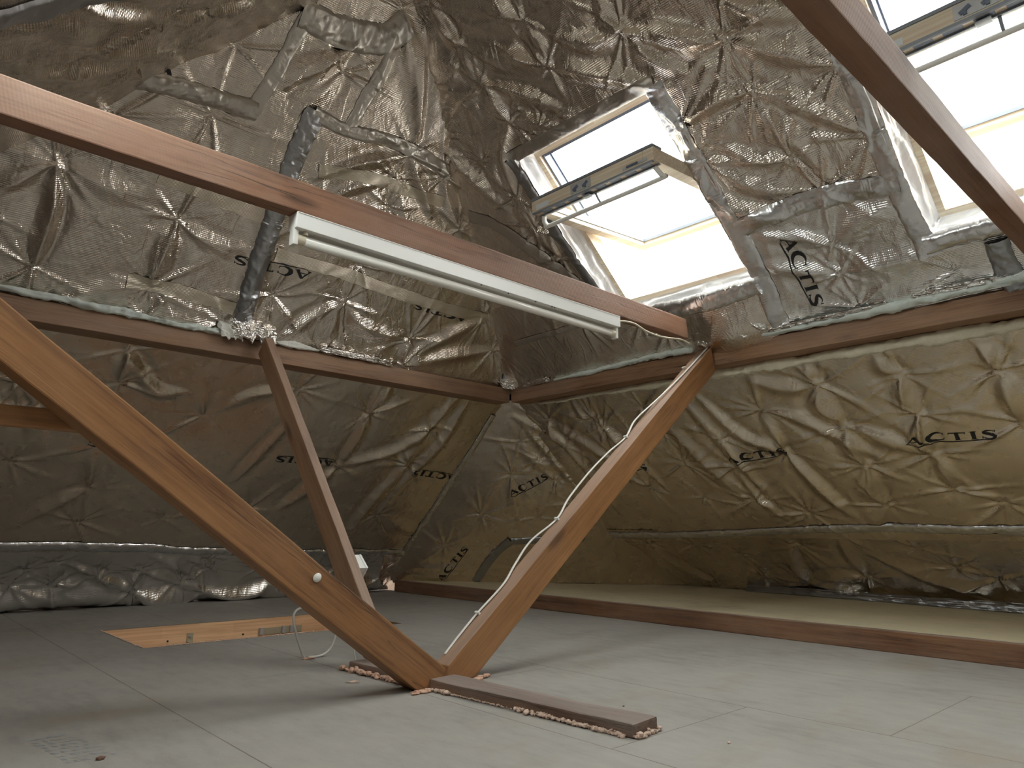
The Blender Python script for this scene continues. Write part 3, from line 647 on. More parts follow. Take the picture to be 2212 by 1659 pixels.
S_E = [([(3.375, 1.617), (3.235, 1.319), (3.117, 0.711)], 1.1), ([(3.347, 1.593), (3.068, 1.322), (2.781, 0.904)], 0.9), ([(3.25, 1.541), (3.29, 1.426), (3.219, 1.318)], 0.9), ([(2.955, 1.65), (2.95, 1.538), (2.889, 1.507)], 1), ([(2.924, 1.609), (2.78, 1.292), (2.643, 0.898)], 1.0), ([(2.85, 1.416), (2.815, 1.296), (2.851, 1.106)], 0.9), ([(2.09, 1.547), (1.965, 1.272), (1.768, 1.131)], 1.3), ([(1.768, 1.131), (1.666, 0.854), (1.569, 0.652)], 1.2), ([(2.187, 1.53), (2.101, 1.221), (1.963, 0.762)], 1), ([(2.434, 1.535), (2.279, 1.099), (2.09, 0.729)], 0.8), ([(1.79, 1.416), (1.782, 1.266), (1.768, 1.131)], 0.9), ([(1.447, 1.519), (1.49, 1.392), (1.419, 1.252)], 1.1), ([(1.419, 1.252), (1.43, 1.12), (1.401, 1.009)], 1), ([(1.401, 1.009), (1.434, 0.844), (1.393, 0.738)], 0.9), ([(1.088, 1.512), (1.113, 1.389), (1.083, 1.283)], 1), ([(1.083, 1.283), (1.111, 1.172), (1.084, 1.05)], 1), ([(1.084, 1.05), (1.07, 0.943), (1.062, 0.824)], 0.9), ([(0.729, 1.461), (0.723, 1.326), (0.71, 1.183)], 1.1), ([(0.734, 1.61), (0.741, 1.52), (0.729, 1.461)], 0.9), ([(1.153, 1.63), (1.14, 1.55), (1.088, 1.512)], 0.9), ([(1.463, 1.641), (1.467, 1.572), (1.447, 1.519)], 0.9), ([(1.762, 1.433), (1.52, 1.25), (1.322, 1.051)], 0.8), ([(1.419, 1.252), (1.265, 1.162), (1.084, 1.05)], 0.8), ([(1.762, 1.613), (1.601, 1.526), (1.447, 1.519)], 0.7), ([(1.393, 0.738), (1.452, 0.651), (1.515, 0.602)], 0.8), ([(2.109, 1.04), (2.059, 0.801), (1.952, 0.655)], 0.9)]
T_F = [(3.083, 0.58), (2.787, 0.122), (2.094, 0.174), (2.382, 0.217), (1.717, 0.679), (1.733, 0.235), (1.057, 0.298), (1.081, 0.071), (2.717, 0.542), (2.43, 0.445), (1.361, 0.555), (1.24, 0.381), (3.69, 0.233), (2.005, 0.572)]
S_F = [([(3.083, 0.58), (2.996, 0.319), (2.787, 0.122)], 1.3), ([(2.017, 0.671), (2.116, 0.357), (2.094, 0.174)], 1.1), ([(2.094, 0.174), (1.911, 0.135), (1.577, 0.046)], 1.3), ([(1.733, 0.235), (1.923, 0.241), (2.094, 0.174)], 0.9), ([(1.616, 0.494), (1.415, 0.317), (1.068, 0.121)], 1.1), ([(1.717, 0.679), (1.745, 0.486), (1.733, 0.235)], 0.8), ([(2.219, 0.615), (2.34, 0.368), (2.374, 0.166)], 0.8)]
T_G = [(1.201, 1.341), (1.005, 1.177), (1.136, 1.04), (1.33, 1.147), (1.495, 1.353), (1.572, 1.273), (1.45, 0.97), (0.944, 0.918), (1.247, 0.878), (0.704, 0.583), (0.754, 0.323), (1.372, 0.686), (1.105, 0.567), (1.699, 0.615), (0.408, 0.318), (0.95, 0.119), (1.293, 0.125)]
S_G = [([(0.98, 1.377), (1.318, 1.147), (1.699, 0.615)], 1.1), ([(1.04, 1.307), (1.251, 1.021), (1.47, 0.724)], 0.9), ([(1.106, 1.376), (1.444, 1.165), (1.885, 0.802)], 0.9), ([(1.201, 1.341), (1.226, 1.236), (1.33, 1.147)], 0.9), ([(1.371, 1.476), (1.431, 1.374), (1.495, 1.353)], 1), ([(1.005, 1.177), (1.123, 1.021), (1.45, 0.97)], 0.7), ([(0.944, 0.918), (0.946, 0.721), (1.0, 0.447)], 0.7), ([(0.178, 0.126), (0.353, 0.099), (0.567, 0.133)], 0.9), ([(0.135, 0.061), (0.312, 0.043), (0.527, 0.068)], 0.9)]

ST = .0085
shA = make((0, 3.385, 1.36), (1, 0, 0), (0, -.61566, .78801), (0, -.78801, -.61566), (-.45, 3.2, -.02, 1.98), .006, 1, T_A, S_A, .022, 1.8, ramp_=1.3)
shB = make((3.10, 0, 1.36), (0, 1, 0), (-.75471, 0, .65606), (-.65606, 0, -.75471), (-3.3, 3.45, -.015, 2.32), .0065, 2, T_B, S_B, .024, 1.7, fine=1.3, ramp_=1.3, rot=.5, aniso=(1, .6))
shC = make((0, 4.85, 0), (1, 0, 0), (0, -.72537, .68835), (0, -.68835, -.72537), (-2.1, 3.6, .008, 1.90), ST, 3, T_C, S_C, .020, 1.5, fine=.8, ramp_=1.25)
shE = make((4.40, 0, .08), (0, 1, 0), (-.70711, 0, .70711), (-.70711, 0, -.70711), (-3.3, 3.95, .50, 1.70), ST, 4, T_E, S_E, .018, 1.5, fine=.6, ramp_=1.15)
shF = make((4.62, 0, .08), (0, 1, 0), (-.84482, 0, .53505), (-.53505, 0, -.84482), (-3.3, 3.9, 0, .735), ST, 5, T_F, S_F, .016, 2.0, fine=1.2, ramp_=1.3)
shG = make((3.16, 4.72, .08), (.65775, -.75323, 0), (-.42823, -.37395, .82267), (-.61966, -.54111, -.56852), (-.15, 2.3, 0, 1.50), ST, 6, T_G, S_G, .014, 1.8, fine=.5)
# the film hangs forward where it is bundled round the end of the collar tie, over the boxed rafters and along its lower hems
shB.bulge((1.72, .12), .17, .085, .8)
shA.bulge((1.26, .30), .05, .03, 9)
for bx, bu, br, bh in ((.25, .13, .30, .050), (.62, .10, .22, .060), (1.02, .11, .26, .065), (1.42, .08, .20, .060), (1.85, .11, .28, .070), (2.25, .09, .22, .06), (2.62, .13, .24, .075), (2.95, .12, .16, .07), (-.4, .12, .4, .06)): shC.bulge((bx, bu), br, bh, .075/br)
for i, (bx, bu) in enumerate(((.45, .21), (1.1, .27), (1.58, .20), (2.05, .30), (2.45, .22), (2.85, .26), (.75, .30), (1.70, .38))): shC.staple((bx, bu), 1.7, 900+i)
shF.bulge((1.6, .10), 1.6, .03, .10)
OPEN1 = (1.505, 2.285, .325, 1.285); OPEN2 = (.005, .785, .325, 1.285); OPEN5 = (-1.528, -.748, .325, 1.285)
hip = lambda z: (3.10-(z-1.36)*1.1504, 3.385-(z-1.36)*.78129)
def inopen(s, u, o): return (s > o[0]) & (s < o[1]) & (u > o[2]) & (u < o[3])
ceilA = shA.build('ceiling_left', M['foil'], lambda s, u: (s > -.28+.9065*u-.13) & (s < 3.10-.9065*u+.06))
ceilB = shB.build('ceiling_right', M['foil'], lambda s, u: ~(inopen(s, u, OPEN1) | inopen(s, u, OPEN2) | inopen(s, u, OPEN5)) & (s < 3.385-.5126*u+.06))
wallC = shC.build('wall_left', M['foil_low'])
ceilB.data.materials.append(M['foil_cool'])
_uv = np.empty(len(ceilB.data.loops)*2, np.float32); ceilB.data.uv_layers[0].data.foreach_get('uv', _uv)
_u0 = _uv[1::2][::4]; _s0 = _uv[0::2][::4]
ceilB.data.polygons.foreach_set('material_index', ((_s0 < 1.47) & (_s0 > -.02) & (_u0 < .575)).astype(np.int32))
wallC.data.materials.append(M['foil_silver'])
zc = np.empty(len(wallC.data.vertices)*3, np.float32); wallC.data.vertices.foreach_get('co', zc); lv = np.empty(len(wallC.data.loops), np.int32); wallC.data.loops.foreach_get('vertex_index', lv)
wallC.data.polygons.foreach_set('material_index', (zc[2::3][lv[::4]] < .325).astype(np.int32))
wallE = shE.build('wall_right', M['foil_low'])
wallF = shF.build('wall_right_lower', M['foil_low'])
Lg = 1.885
wallG = shG.build('wall_corner', M['foil_low'], lambda s, u: (s > .656*u-.061-.05) & (s < np.where(u < .46, 2.25-1.30*u, 1.885-.60*u+.05)))
# the other slope and the end of the loft, behind the camera
T_L = [(2.021, .713), (2.343, .621), (2.355, .874), (2.254, 1.088), (2.551, 1.26), (2.595, 1.096), (2.307, 1.269), (2.297, 1.488), (2.15, .45), (2.6, .75), (2.8, .5), (2.0, 1.4), (2.3, 1.75)]
S_L = [([(2.021, .713), (2.123, .847), (2.254, 1.088)], 1.2), ([(2.021, .713), (2.05, .62), (2.059, .543)], 1.0), ([(2.355, .874), (2.307, .983), (2.254, 1.088)], 1.1), ([(2.343, .621), (2.464, .772), (2.595, 1.096)], 1.1), ([(2.343, .621), (2.34, .75), (2.355, .874)], .9), ([(2.355, .874), (2.45, 1.0), (2.551, 1.26)], 1.0), ([(2.254, 1.088), (2.30, 1.18), (2.307, 1.269)], .9), ([(2.307, 1.269), (2.31, 1.38), (2.297, 1.488)], .9), ([(2.078, .645), (2.2, .78), (2.355, .874)], .9), ([(2.15, .50), (2.25, .58), (2.343, .621)], .9)]
OPEN3 = (1.09, 1.87, .325, 1.285); OPEN4 = (-.60, .18, .325, 1.285)
shL = make((-.28, 0, 1.36), (0, 1, 0), (.75471, 0, .65606), (.65606, 0, -.75471), (-3.3, 5.0, -2.1, 2.28), .0125, 8, T_L+[(random.uniform(-3, 1.7), random.uniform(-2, 2.2)) for _ in range(50)]+[(random.uniform(1.7, 4.5), random.uniform(-2, 0)) for _ in range(16)], S_L, .025, 1.6, rot=.6)
ceilL = shL.build('ceiling_far_left', M['foil'], lambda s, u: ((s < 3.385-.5126*u+.12) | (u < 0)) & ~(inopen(s, u, OPEN3) | inopen(s, u, OPEN4)))
# boarded roof behind the film, unseen, added to stop sky light leaking in
def boards(name, O, sv, uv, n, rect, holes, off=.105, cuts=()):
    O, sv, uv, n = (Vector(a) for a in (O, sv, uv, n))
    xs_ = sorted({rect[0], rect[1]} | {h[k] for h in holes for k in (0, 1)}); ys_ = sorted({rect[2], rect[3]} | {h[k] for h in holes for k in (2, 3)})
    bm = bmesh.new()
    for i in range(len(xs_)-1):
        for j in range(len(ys_)-1):
            cx, cy = (xs_[i]+xs_[i+1])/2, (ys_[j]+ys_[j+1])/2
            if any(h[0] < cx < h[1] and h[2] < cy < h[3] for h in holes): continue
            bm.faces.new([bm.verts.new(O+sv*a+uv*b-n*off) for a, b in ((xs_[i], ys_[j]), (xs_[i+1], ys_[j]), (xs_[i+1], ys_[j+1]), (xs_[i], ys_[j+1]))])
    bmesh.ops.remove_doubles(bm, verts=bm.verts, dist=1e-5)
    rr = bmesh.ops.extrude_face_region(bm, geom=list(bm.faces))
    for v in rr['geom']:
        if isinstance(v, bmesh.types.BMVert): v.co -= n*.02
    for co, no in cuts: bmesh.ops.bisect_plane(bm, geom=list(bm.verts)+list(bm.edges)+list(bm.faces), plane_co=co, plane_no=no, clear_outer=True)
    bmesh.ops.recalc_face_normals(bm, faces=bm.faces)
    return struct(bm_obj(name, bm, M['roof_board']))
fh = lambda yc: (yc-.396, yc+.396, .805-.474, .805+.474)
HR = ((3.10, 3.385, 0), Vector((-.78129, 1.1504, 0)).normalized()); HL = ((-.28, 3.385, 0), Vector((.78129, 1.1504, 0)).normalized())
sh_c = lambda h, d: (tuple(Vector(h[0])+h[1]*d), h[1])
neg = lambda h, d: (tuple(Vector(h[0])-h[1]*d), -h[1])
boards('roof_right', shB.O, shB.sv, shB.uv, shB.n, (-3.4, 5.0, -2.35, 2.42), [fh(1.862), fh(.362), fh(-1.138)], cuts=[sh_c(HR, .16)])
boards('roof_left', shL.O, shL.sv, shL.uv, shL.n, (-3.4, 5.0, -2.35, 2.42), [fh(1.48), fh(-.21)], cuts=[sh_c(HL, .16)])
boards('roof_hip', shA.O, shA.sv, shA.uv, shA.n, (-2.2, 5.0, -.02, 2.1), [], cuts=[neg(HR, .16), neg(HL, .16)])
boards('roof_eaves', shC.O, shC.sv, shC.uv, shC.n, (-2.2, 5.0, -.05, 2.0), [])
bm = bmesh.new(); box_bm(bm, -2.6, 5.4, -3.7, 5.7, -.56, -.53); box_bm(bm, -2.6, -2.57, -3.7, 5.7, -.53, .3); box_bm(bm, 5.37, 5.4, -3.7, 5.7, -.53, .3); box_bm(bm, -2.57, 5.37, 5.67, 5.7, -.53, .3); box_bm(bm, -2.57, 5.37, -3.7, -3.67, -.53, .3); struct(bm_obj('underfloor_light_block', bm, M['roof_board']))  # unseen box added below the floor to keep sky light out
shR = make((0, -3.25, 0), (1, 0, 0), (0, 0, 1), (0, 1, 0), (-2.1, 4.9, 0, 2.95), .03, 9, [(random.uniform(-2, 4.5), random.uniform(0, 2.6)) for _ in range(40)], [], .025, 1.6)
shR.build('wall_rear', M['foil'])

# ------------------------------------------------------------------ printed brand name on the film
logo = lambda *a, **k: lettering('printed_logo', *a, **k)
def logo_on(sh, par, a, b, cap, flip, **k):
    d = np.array(b)-np.array(a); ln = float(np.hypot(*d)); d /= ln
    up = np.array((-d[1], d[0]))*flip
    logo(sh, a, d, up, ln, cap, par, **k)
logo_on(shA, ceilA, (1.519, .430), (1.150, .415), .040, 1)
logo_on(shA, ceilA, (2.525, .425), (2.150, .425), .040, 1)
logo_on(shC, wallC, (2.165, 1.262), (1.785, 1.265), .042, 1)
logo_on(shC, wallC, (3.140, 1.212), (2.762, 1.231), .045, 1)
logo_on(shC, wallC, (1.195, 1.24), (.824, 1.268), .042, 1)
logo_on(shG, wallG, (.931, .752), (1.20, .892), .044, 1)
logo_on(shE, wallE, (3.055, 1.069), (2.686, 1.078), .045, -1)
logo_on(shE, wallE, (2.121, 1.092), (1.757, 1.118), .042, -1)
logo_on(shE, wallE, (1.173, 1.129), (.812, 1.124), .040, -1)
logo_on(shB, ceilB, (1.301, .485), (1.309, .122), .052, -1)
logo_on(shA, ceilA, (.636, 1.175), (.637, .80), .052, 1, text='AC')
logo_on(shG, wallG, (.36, .012), (.585, .29), .042, 1)

# ------------------------------------------------------------------ foil tape
tp = lambda *a, **k: ribbon('foil_tape', *a, **k)
tp(shA, [(1.107, 1.492), (1.067, 1.261), (1.021, 1.041)], .062, M['tape'], 'grey foil tape up the rafter, joining the puffed cross tape at its lower end', seed=1, puff=.004)
tp(shA, [(.433, .889), (.589, .998), (.786, 1.031), (1.037, 1.052)], .080, M['tape'], 'wide puffed grey tape across the hip slope just under the half-hidden AC lettering', seed=2, puff=.022, wrin=.009)
tp(shA, [(1.276, 1.157), (1.258, .934), (1.258, .619), (1.261, .311), (1.281, .06)], 0.095, M['tape_dark'], 'long dark grey tape over a boxed rafter, passing behind the lamp', seed=3, puff=.007, wrin=.009)
tp(shA, [(1.508, 1.631), (1.499, 1.442), (1.471, 1.28), (1.449, 1.14)], .062, M['tape'], 'creased grey tape up the slope beside the fan of pale folds', seed=4, puff=.006, wrin=.006)
tp(shA, [(1.27, 1.143), (1.436, 1.131), (1.623, 1.159), (1.807, 1.164), (2.02, 1.14)], .065, M['tape'], 'crumpled grey tape running sideways from the head of the boxed rafter to the hip', seed=5, puff=.008, wrin=.007)
tp(shL, [(1.985, .20), (1.98, .50), (1.985, .90), (1.98, 1.31)], .085, M['tape_dark'], 'dark blue grey tape in the top corner of the far slope', seed=30, puff=.012)
tp(shB, [(2.78, 1.15), (2.66, 1.06), (2.56, .90), (2.39, .585)], .07, M['tape'], 'grey tape along the hip seam between the two roof slopes beside the fully visible skylight', seed=6, puff=.004)
tp(shA, [(1.077, 1.49), (1.266, 1.50), (1.449, 1.556), (1.523, 1.662)], .13, M['tape'], 'wide badly crumpled tape patch at the very top of the hip slope', seed=7, puff=.014, wrin=.012)
tp(shA, [(.752, .668), (1.014, .651), (1.225, .628)], .075, M['tape_scrim'], 'pale woven repair tape showing just under the collar tie on the hip slope', seed=8, wrin=.001)
tp(shA, [(.75, .182), (.969, .187), (1.222, .161)], .060, M['tape_scrim'], 'pale woven repair tape low on the hip slope above the mint wadding', seed=9, wrin=.001)
tp(shA, [(1.325, .471), (1.624, .472), (2.084, .445), (2.657, .434)], .065, M['tape_scrim'], 'long pale woven tape on the hip slope behind the fluorescent tube', seed=10, wrin=.001)
tp(shA, [(1.38, .912), (1.628, .967), (1.896, .975), (2.069, .983)], .058, M['tape_scrim'], 'pale woven tape on the hip slope above the collar tie', seed=11, wrin=.001)
tp(shC, [(3.115, 1.781), (3.118, 1.295), (3.115, .787), (3.112, .39)], .05, M['tape_shiny'], 'narrow shiny tape down the corner from the meeting of the purlins', seed=12, puff=.006, wrin=.004)
tp(shC, [(-1.0, .53), (.1, .53), (.6, .523), (1.254, .507), (1.658, .461), (2.442, .44), (3.10, .415)], .060, M['tape_shiny'], 'puffed silver tape along the low wall on the hatch side', seed=13, puff=.014, wrin=.007)
tp(shE, [(3.33, .505), (2.813, .515), (2.291, .545), (1.475, .585), (.848, .570), (-.5, .575)], .055, M['tape_shiny'], 'blue grey tape along the seam of the low wall above the raised ledge', seed=14, puff=.008, wrin=.005)
tp(shG, [(.911, .366), (1.233, .394), (1.44, .403)], .050, M['tape_dark'], 'dark tape across the corner foil, seen past the strut with the cable', seed=15, puff=.006, wrin=.005)
tp(shG, [(.904, .374), (.755, .22), (.621, .010)], .062, M['tape_dark'], 'dark crinkled tape slanting down the corner foil to the ledge', seed=16, puff=.008, wrin=.008)
tp(shB, [(1.455, .592), (1.11, .600), (.804, .565)], .095, M['tape_shiny'], 'smooth rolled foil hem across the slope between the two skylights', seed=17, puff=.009, wrin=.004)
tp(shB, [(1.490, 1.30), (1.483, 1.04), (1.469, .704), (1.461, .384), (1.476, .03)], .085, M['tape_shiny'], 'broad smooth tape down the edge of the fully visible skylight, above the lettered panel', seed=18, puff=.007, wrin=.003)
tp(shB, [(2.318, 1.31), (2.320, .979), (2.305, .578), (2.290, .30)], .060, M['tape_dark'], 'dark grey tape down the hip side of the fully visible skylight', seed=19, puff=.008, wrin=.004)
tp(shB, [(2.330, 1.312), (1.874, 1.312), (1.475, 1.308)], .060, M['tape'], 'grey tape across the head of the fully visible skylight', seed=20, puff=.008, wrin=.004)
tp(shB, [(.822, 1.30), (.820, .96), (.822, .701), (.812, .453), (.795, .244)], .080, M['tape_shiny'], 'smooth grey tape beside the skylight that is cut off by the picture edge', seed=21, puff=.007, wrin=.003)
tp(shB, [(2.30, .300), (1.90, .297), (1.483, .300)], .095, M['tape_shiny'], 'puffed silver roll along the sill of the fully visible skylight', seed=22, puff=.028, wrin=.006)
tp(shB, [(.80, .292), (.40, .297), (-.02, .297)], .085, M['tape_shiny'], 'puffed silver roll along the sill of the cut-off skylight', seed=23, puff=.028, wrin=.006)
tp(shB, [(.587, .235), (.587, .126), (.573, .004)], .085, M['tape_dark'], 'short dark crinkled tape below the sill of the cut-off skylight', seed=24, puff=.016, wrin=.010)
tp(shA, [(3.03, .0), (3.005, .179), (2.98, .364)], .055, M['tape_dark'], 'short dull tape up the hip from the corner of the purlins', seed=25, puff=.003)
tp(shB, [(3.053, .337), (2.796, .339), (2.45, .34)], .036, M['tape'], 'dull tape running from the hip towards the collar tie end', seed=26, puff=.003)
# ------------------------------------------------------------------ skylights
Lfr = lambda y, u: Matrix(((0, .75471, -.65606, -.28+.75471*u), (-1, 0, 0, y), (0, .65606, .75471, 1.36+.65606*u), (0, 0, 0, 1)))
Bfr = lambda y, u: Matrix(((0, -.75471, .65606, 3.10-.75471*u), (1, 0, 0, y), (0, .65606, .75471, 1.36+.65606*u), (0, 0, 0, 1)))
def skylight(n, yc, angle, opening, fr_m=Bfr):
    E = struct(empty('window_%d' % n, mat=fr_m(yc, .805)))
    hw, hh = .392, .470
    bm = bmesh.new()
    for a in ((-hw, -hw+.034, -hh, hh), (hw-.034, hw, -hh, hh), (-hw+.034, hw-.034, -hh, -hh+.034), (-hw+.034, hw-.034, hh-.034, hh)): box_bm(bm, *a, .075, .150, .002)
    fr = bm_obj('window_frame', bm, M['pine_sash'], E)
    bm = bmesh.new()
    for a in ((-hw-.01, -hw+.052, -.02, hh), (hw-.052, hw+.01, -.02, hh), (-hw+.052, hw-.052, hh-.045, hh)): box_bm(bm, *a, .142, .162, .002)
    for a in ((-hw+.0345, -hw+.046, 0, hh-.035), (hw-.046, hw-.0345, 0, hh-.035), (-hw+.05, hw-.05, hh-.050, hh-.036)): box_bm(bm, *a, .092, .142, .001)
    bm_obj('frame_cladding', bm, M['alu_dark'], fr)
    # crumpled foil lining the reveal
    o = opening; x0, x1, y0, y1 = o[0]-yc-.012, o[1]-yc+.012, o[2]-.805-.012, o[3]-.805+.012
    ring = []
    q0, q1 = (x0, x1, y0, y1, -.004), (-hw+.012, hw-.012, -hh+.012, hh-.012, .078)
    V = []; F = []; UVs = []
    per = 220; nd = 16
    def rp(q, t):
        t = t % 4; k = int(t); f = t-k
        c = [(q[0], q[2]), (q[1], q[2]), (q[1], q[3]), (q[0], q[3])]
        a, b = c[k], c[(k+1) % 4]; return np.array((a[0]+(b[0]-a[0])*f, a[1]+(b[1]-a[1])*f))
    for j in range(nd):
        w = j/(nd-1)
        for i in range(per):
            t = 4*i/per; A = rp(q0, t); B_ = rp(q1, t); p = A*(1-w)+B_*w
            z = q0[4]*(1-w)+q1[4]*w
            c = -p/(np.linalg.norm(p)+1e-9)
            k = 4*w*(1-w)+.25
            g = (float(ridged(np.array([t*5.0+n*7]), np.array([w*2.2]), 3, 5)[0])-.45)*.022*k
            p = p+c*(g-.012*(1-abs(2*w-1)))
            z += float(fbm(np.array([t*9.0+n]), np.array([w*3]), 3, 8)[0])*.014*k
            V.append((p[0], p[1], z)); UVs.append((t*.4, w*.1))
    for j in range(nd-1):
        for i in range(per): F.append((j*per+i, j*per+(i+1) % per, (j+1)*per+(i+1) % per, (j+1)*per+i))
    link_mesh('reveal_lining', V, F, M['reveal'], E, uv=UVs)
    # sash, tipped about its middle
    sa_e = Matrix.Translation((0, -.010, .112)) @ Matrix.Rotation(-math.radians(angle), 4, 'X')
    sw, sh_ = .345, .425
    bm = bmesh.new()
    for a in ((-sw, -sw+.052, -sh_, sh_), (sw-.052, sw, -sh_, sh_), (-sw+.052, sw-.052, -sh_, -sh_+.058), (-sw+.052, sw-.052, sh_-.075, sh_)): box_bm(bm, *a, -.026, .030, .003)
    sash = bm_obj('sash', bm, M['pine_sash'], E); sash.matrix_local = sa_e
    box_obj('glass_pane', -sw+.046, sw-.046, -sh_+.052, sh_-.069, .010, .014, M['glass'], sash, bev=0)
    bm = bmesh.new()
    for a in ((-sw+.050, -sw+.058, -sh_+.056, sh_-.073), (sw-.058, sw-.050, -sh_+.056, sh_-.073), (-sw+.058, sw-.058, -sh_+.056, -sh_+.064), (-sw+.058, sw-.058, sh_-.081, sh_-.073)): box_bm(bm, *a, -.006, .009, .001)
    bm_obj('glazing_gasket', bm, M['alu_grey'], sash)
    bm = bmesh.new()
    for a in ((-sw-.012, -sw+.045, -sh_-.012, .02), (sw-.045, sw+.012, -sh_-.012, .02), (-sw+.045, sw-.045, -sh_-.012, -sh_+.045), (-sw, sw, sh_-.060, sh_+.004)): box_bm(bm, *a, .0305, .042, .002)
    bm_obj('sash_cladding', bm, M['alu_grey'], sash)
    # furniture on the top rail
    lp = box_obj('lock_plate', -.018, .098, sh_+.0005, sh_+.0035, -.020, .024, M['steel'], sash, .001)
    bm = bmesh.new()
    for x in (.012, .068): 
        box_bm(bm, x-.016, x+.016, sh_+.0036, sh_+.0075, -.006, .006, .001, T=Matrix.Translation((x, sh_, 0)) @ Matrix.Rotation(.5, 4, 'Y') @ Matrix.Translation((-x, -sh_, 0)))
        box_bm(bm, x-.005, x+.005, sh_+.0036, sh_+.009, -.016, -.004, .001)
    bm_obj('lock_pawl', bm, M['alu_dark'], lp)
    box_obj('rating_label', .235, .315, sh_+.0004, sh_+.0012, -.018, .006, M['paper'], sash, 0)
    bp = box_obj('bolt_plate', -.315, -.190, sh_+.0005, sh_+.003, -.018, -.006, M['steel'], sash, .001)
    box_obj('barrel_bolt', -.270, -.215, sh_+.003, sh_+.010, -.016, -.008, M['alu_dark'], bp, .002)
    # ventilation flap under the rail, with its slots and pull bar
    fl = box_obj('vent_flap', -sw+.006, sw-.006, sh_-.010, sh_+.006, -.034, -.0265, M['alu_grey'], sash, .002)
    bm = bmesh.new()
    for i in range(8):
        x = -sw+.03+i*.080; box_bm(bm, x, x+.052, sh_-.040, sh_-.013, -.0285, -.0262, 0)
    bm_obj('vent_slots', bm, M['alu_dark'], fl)
    box_obj('slot_rail', -sw+.006, sw-.006, sh_-.054, sh_-.044, -.034, -.0265, M['alu_grey'], fl, .002)
    box_obj('catch', .015, .055, sh_-.048, sh_-.022, -.044, -.0345, M['steel'], fl, .002)
    z0, yb = -.072, sh_-.085
    pts = [(-sw+.03, sh_-.050, -.034), (-sw+.02, sh_-.060, -.055), (-sw+.018, yb+.008, z0+.004), (-sw+.03, yb, z0), (0, yb, z0), (sw-.03, yb, z0), (sw-.018, yb+.008, z0+.004), (sw-.02, sh_-.060, -.055), (sw-.03, sh_-.050, -.034)]
    V, F = tube_mesh(smooth_path(pts, 6), .0125, 12, .8); hb = link_mesh('pull_bar', V, F, M['white_plastic'], sash)
    V, F = tube_mesh([(0, sh_-.050, -.034), (0, sh_-.066, -.055), (0, yb, z0)], .005, 8); link_mesh('bar_bracket', V, F, M['alu_grey'], hb)
    # daylight enters here: a sampling portal for the sky
    pl = bpy.data.lights.new('sky_portal', 'AREA'); pl.shape = 'RECTANGLE'; pl.size = hw*2; pl.size_y = hh*2; pl.cycles.is_portal = True
    po = bpy.data.objects.new('sky_portal', pl); C.objects.link(po); po.parent = E; po.matrix_local = Matrix.Translation((0, 0, .17))
    return E
skylight(1, 1.862, 45, OPEN1)
skylight(2, .362, 45, OPEN2)
skylight(3, 1.48, 4, OPEN3, Lfr)
skylight(5, -1.138, 4, OPEN5)
skylight(4, -.21, 4, OPEN4, Lfr)

# ------------------------------------------------------------------ timbers
UP = (0, 0, 1)
timber('purlin', [(0, 0), (6.35, 0), (6.35, .088), (0, .088)], -.13, 0, frame_of((3.08, -3.0, 1.279), (0, 1, 0), (-1, 0, 0)), M['timber_purlin'],
       'long purlin under the skylight slope, with cream wadding hanging below it', cuts=90)
timber('purlin', [(0, 0), (3.27, 0), (3.27, .092), (0, .092)], 0, .13, frame_of((-.19, 3.36, 1.279), (1, 0, 0), (0, 1, 0)), M['timber_purlin'],
       'purlin across the hip end, with mint wadding along its top edge', cuts=60)
timber('collar_tie', [(0, 0), (2.97, 0), (2.955, .095), (0, .095)], 0, .056, frame_of((-.14, 1.83, 1.365), (1, 0, 0), (0, 1, 0)), M['timber_dusty'],
       'sawn collar tie that carries the white fluorescent lamp', cuts=60)
timber('collar_tie', [(0, 0), (3.0, 0), (3.0, .086), (0, .086)], 0, .060, frame_of((-.14, .415, 1.365), (1, 0, 0), (0, 1, 0)), M['timber_dusty'],
       'sawn collar tie crossing in front of the cut-off skylight', cuts=60)
sl = timber('diagonal_strut', [(0, 0), (1.95, 0), (1.95, .1003), (-.051, .1003), (-.059, .043)], -.088, 0, frame_of((1.302, 1.80, 0), (-.8092, 0, .5875), (0, -1, 0)), M['timber'],
       'thick orange brown strut rising across the hatch, with a pale blob on its face')
sr = timber('diagonal_strut', [(0, .003), (1.972, 0), (2.018, .1095), (-.056, .1095), (-.088, .0735), (-.085, .07)], 0, .070, frame_of((1.556, 1.845, 0), (.773, 0, .634), (0, 1, 0)), M['timber'],
       'brown strut with a white cable clipped along its upper edge')
st3 = timber('diagonal_strut', [(.02, 0), (1.81, 0), (1.805, .100), (.125, .105)], 0, .040, frame_of((1.372, 2.065, .005), (0, .6575, .7535), (1, 0, 0)), M['timber_purlin'],
       'slender strut standing behind the hatch end, topped by torn bright foil')
timber('brace_timber', [(0, 0), (.95, 0), (.95, .046), (0, .046)], 0, .045, frame_of((-.48, 1.892, .681), (1, 0, 0), (0, 1, 0)), M['timber'],
       'short dark level timber ending behind the thick orange brown strut')
timber('floor_joist', [(0, 0), (7.85, 0), (7.85, .083), (0, .083)], -.040, 0, frame_of((3.138, -3.15, 0), (0, 1, 0), (-1, 0, 0)), M['timber_dark'],
       'long dark brown joist on edge along the front of the raised ledge', cuts=110)
pf = frame_of((1.392, 1.089, 0), (-.0724, .9974, 0), (-.9974, -.0724, 0))
sp_ = timber('sole_plate', [(0, 0), (.715, 0), (.715, .031), (0, .031)], -.100, 0, pf, M['timber_plate'], 'worn dark floor plate running forward from the foot of the crossed struts', bev=.006, wob=.002)
timber('sole_plate', [(.84, 0), (1.13, 0), (1.13, .031), (.84, .031)], -.100, 0, pf, M['timber_plate'], 'short end of dark floor plate behind the crossed struts, edged with peach foam', bev=.006, wob=.002)
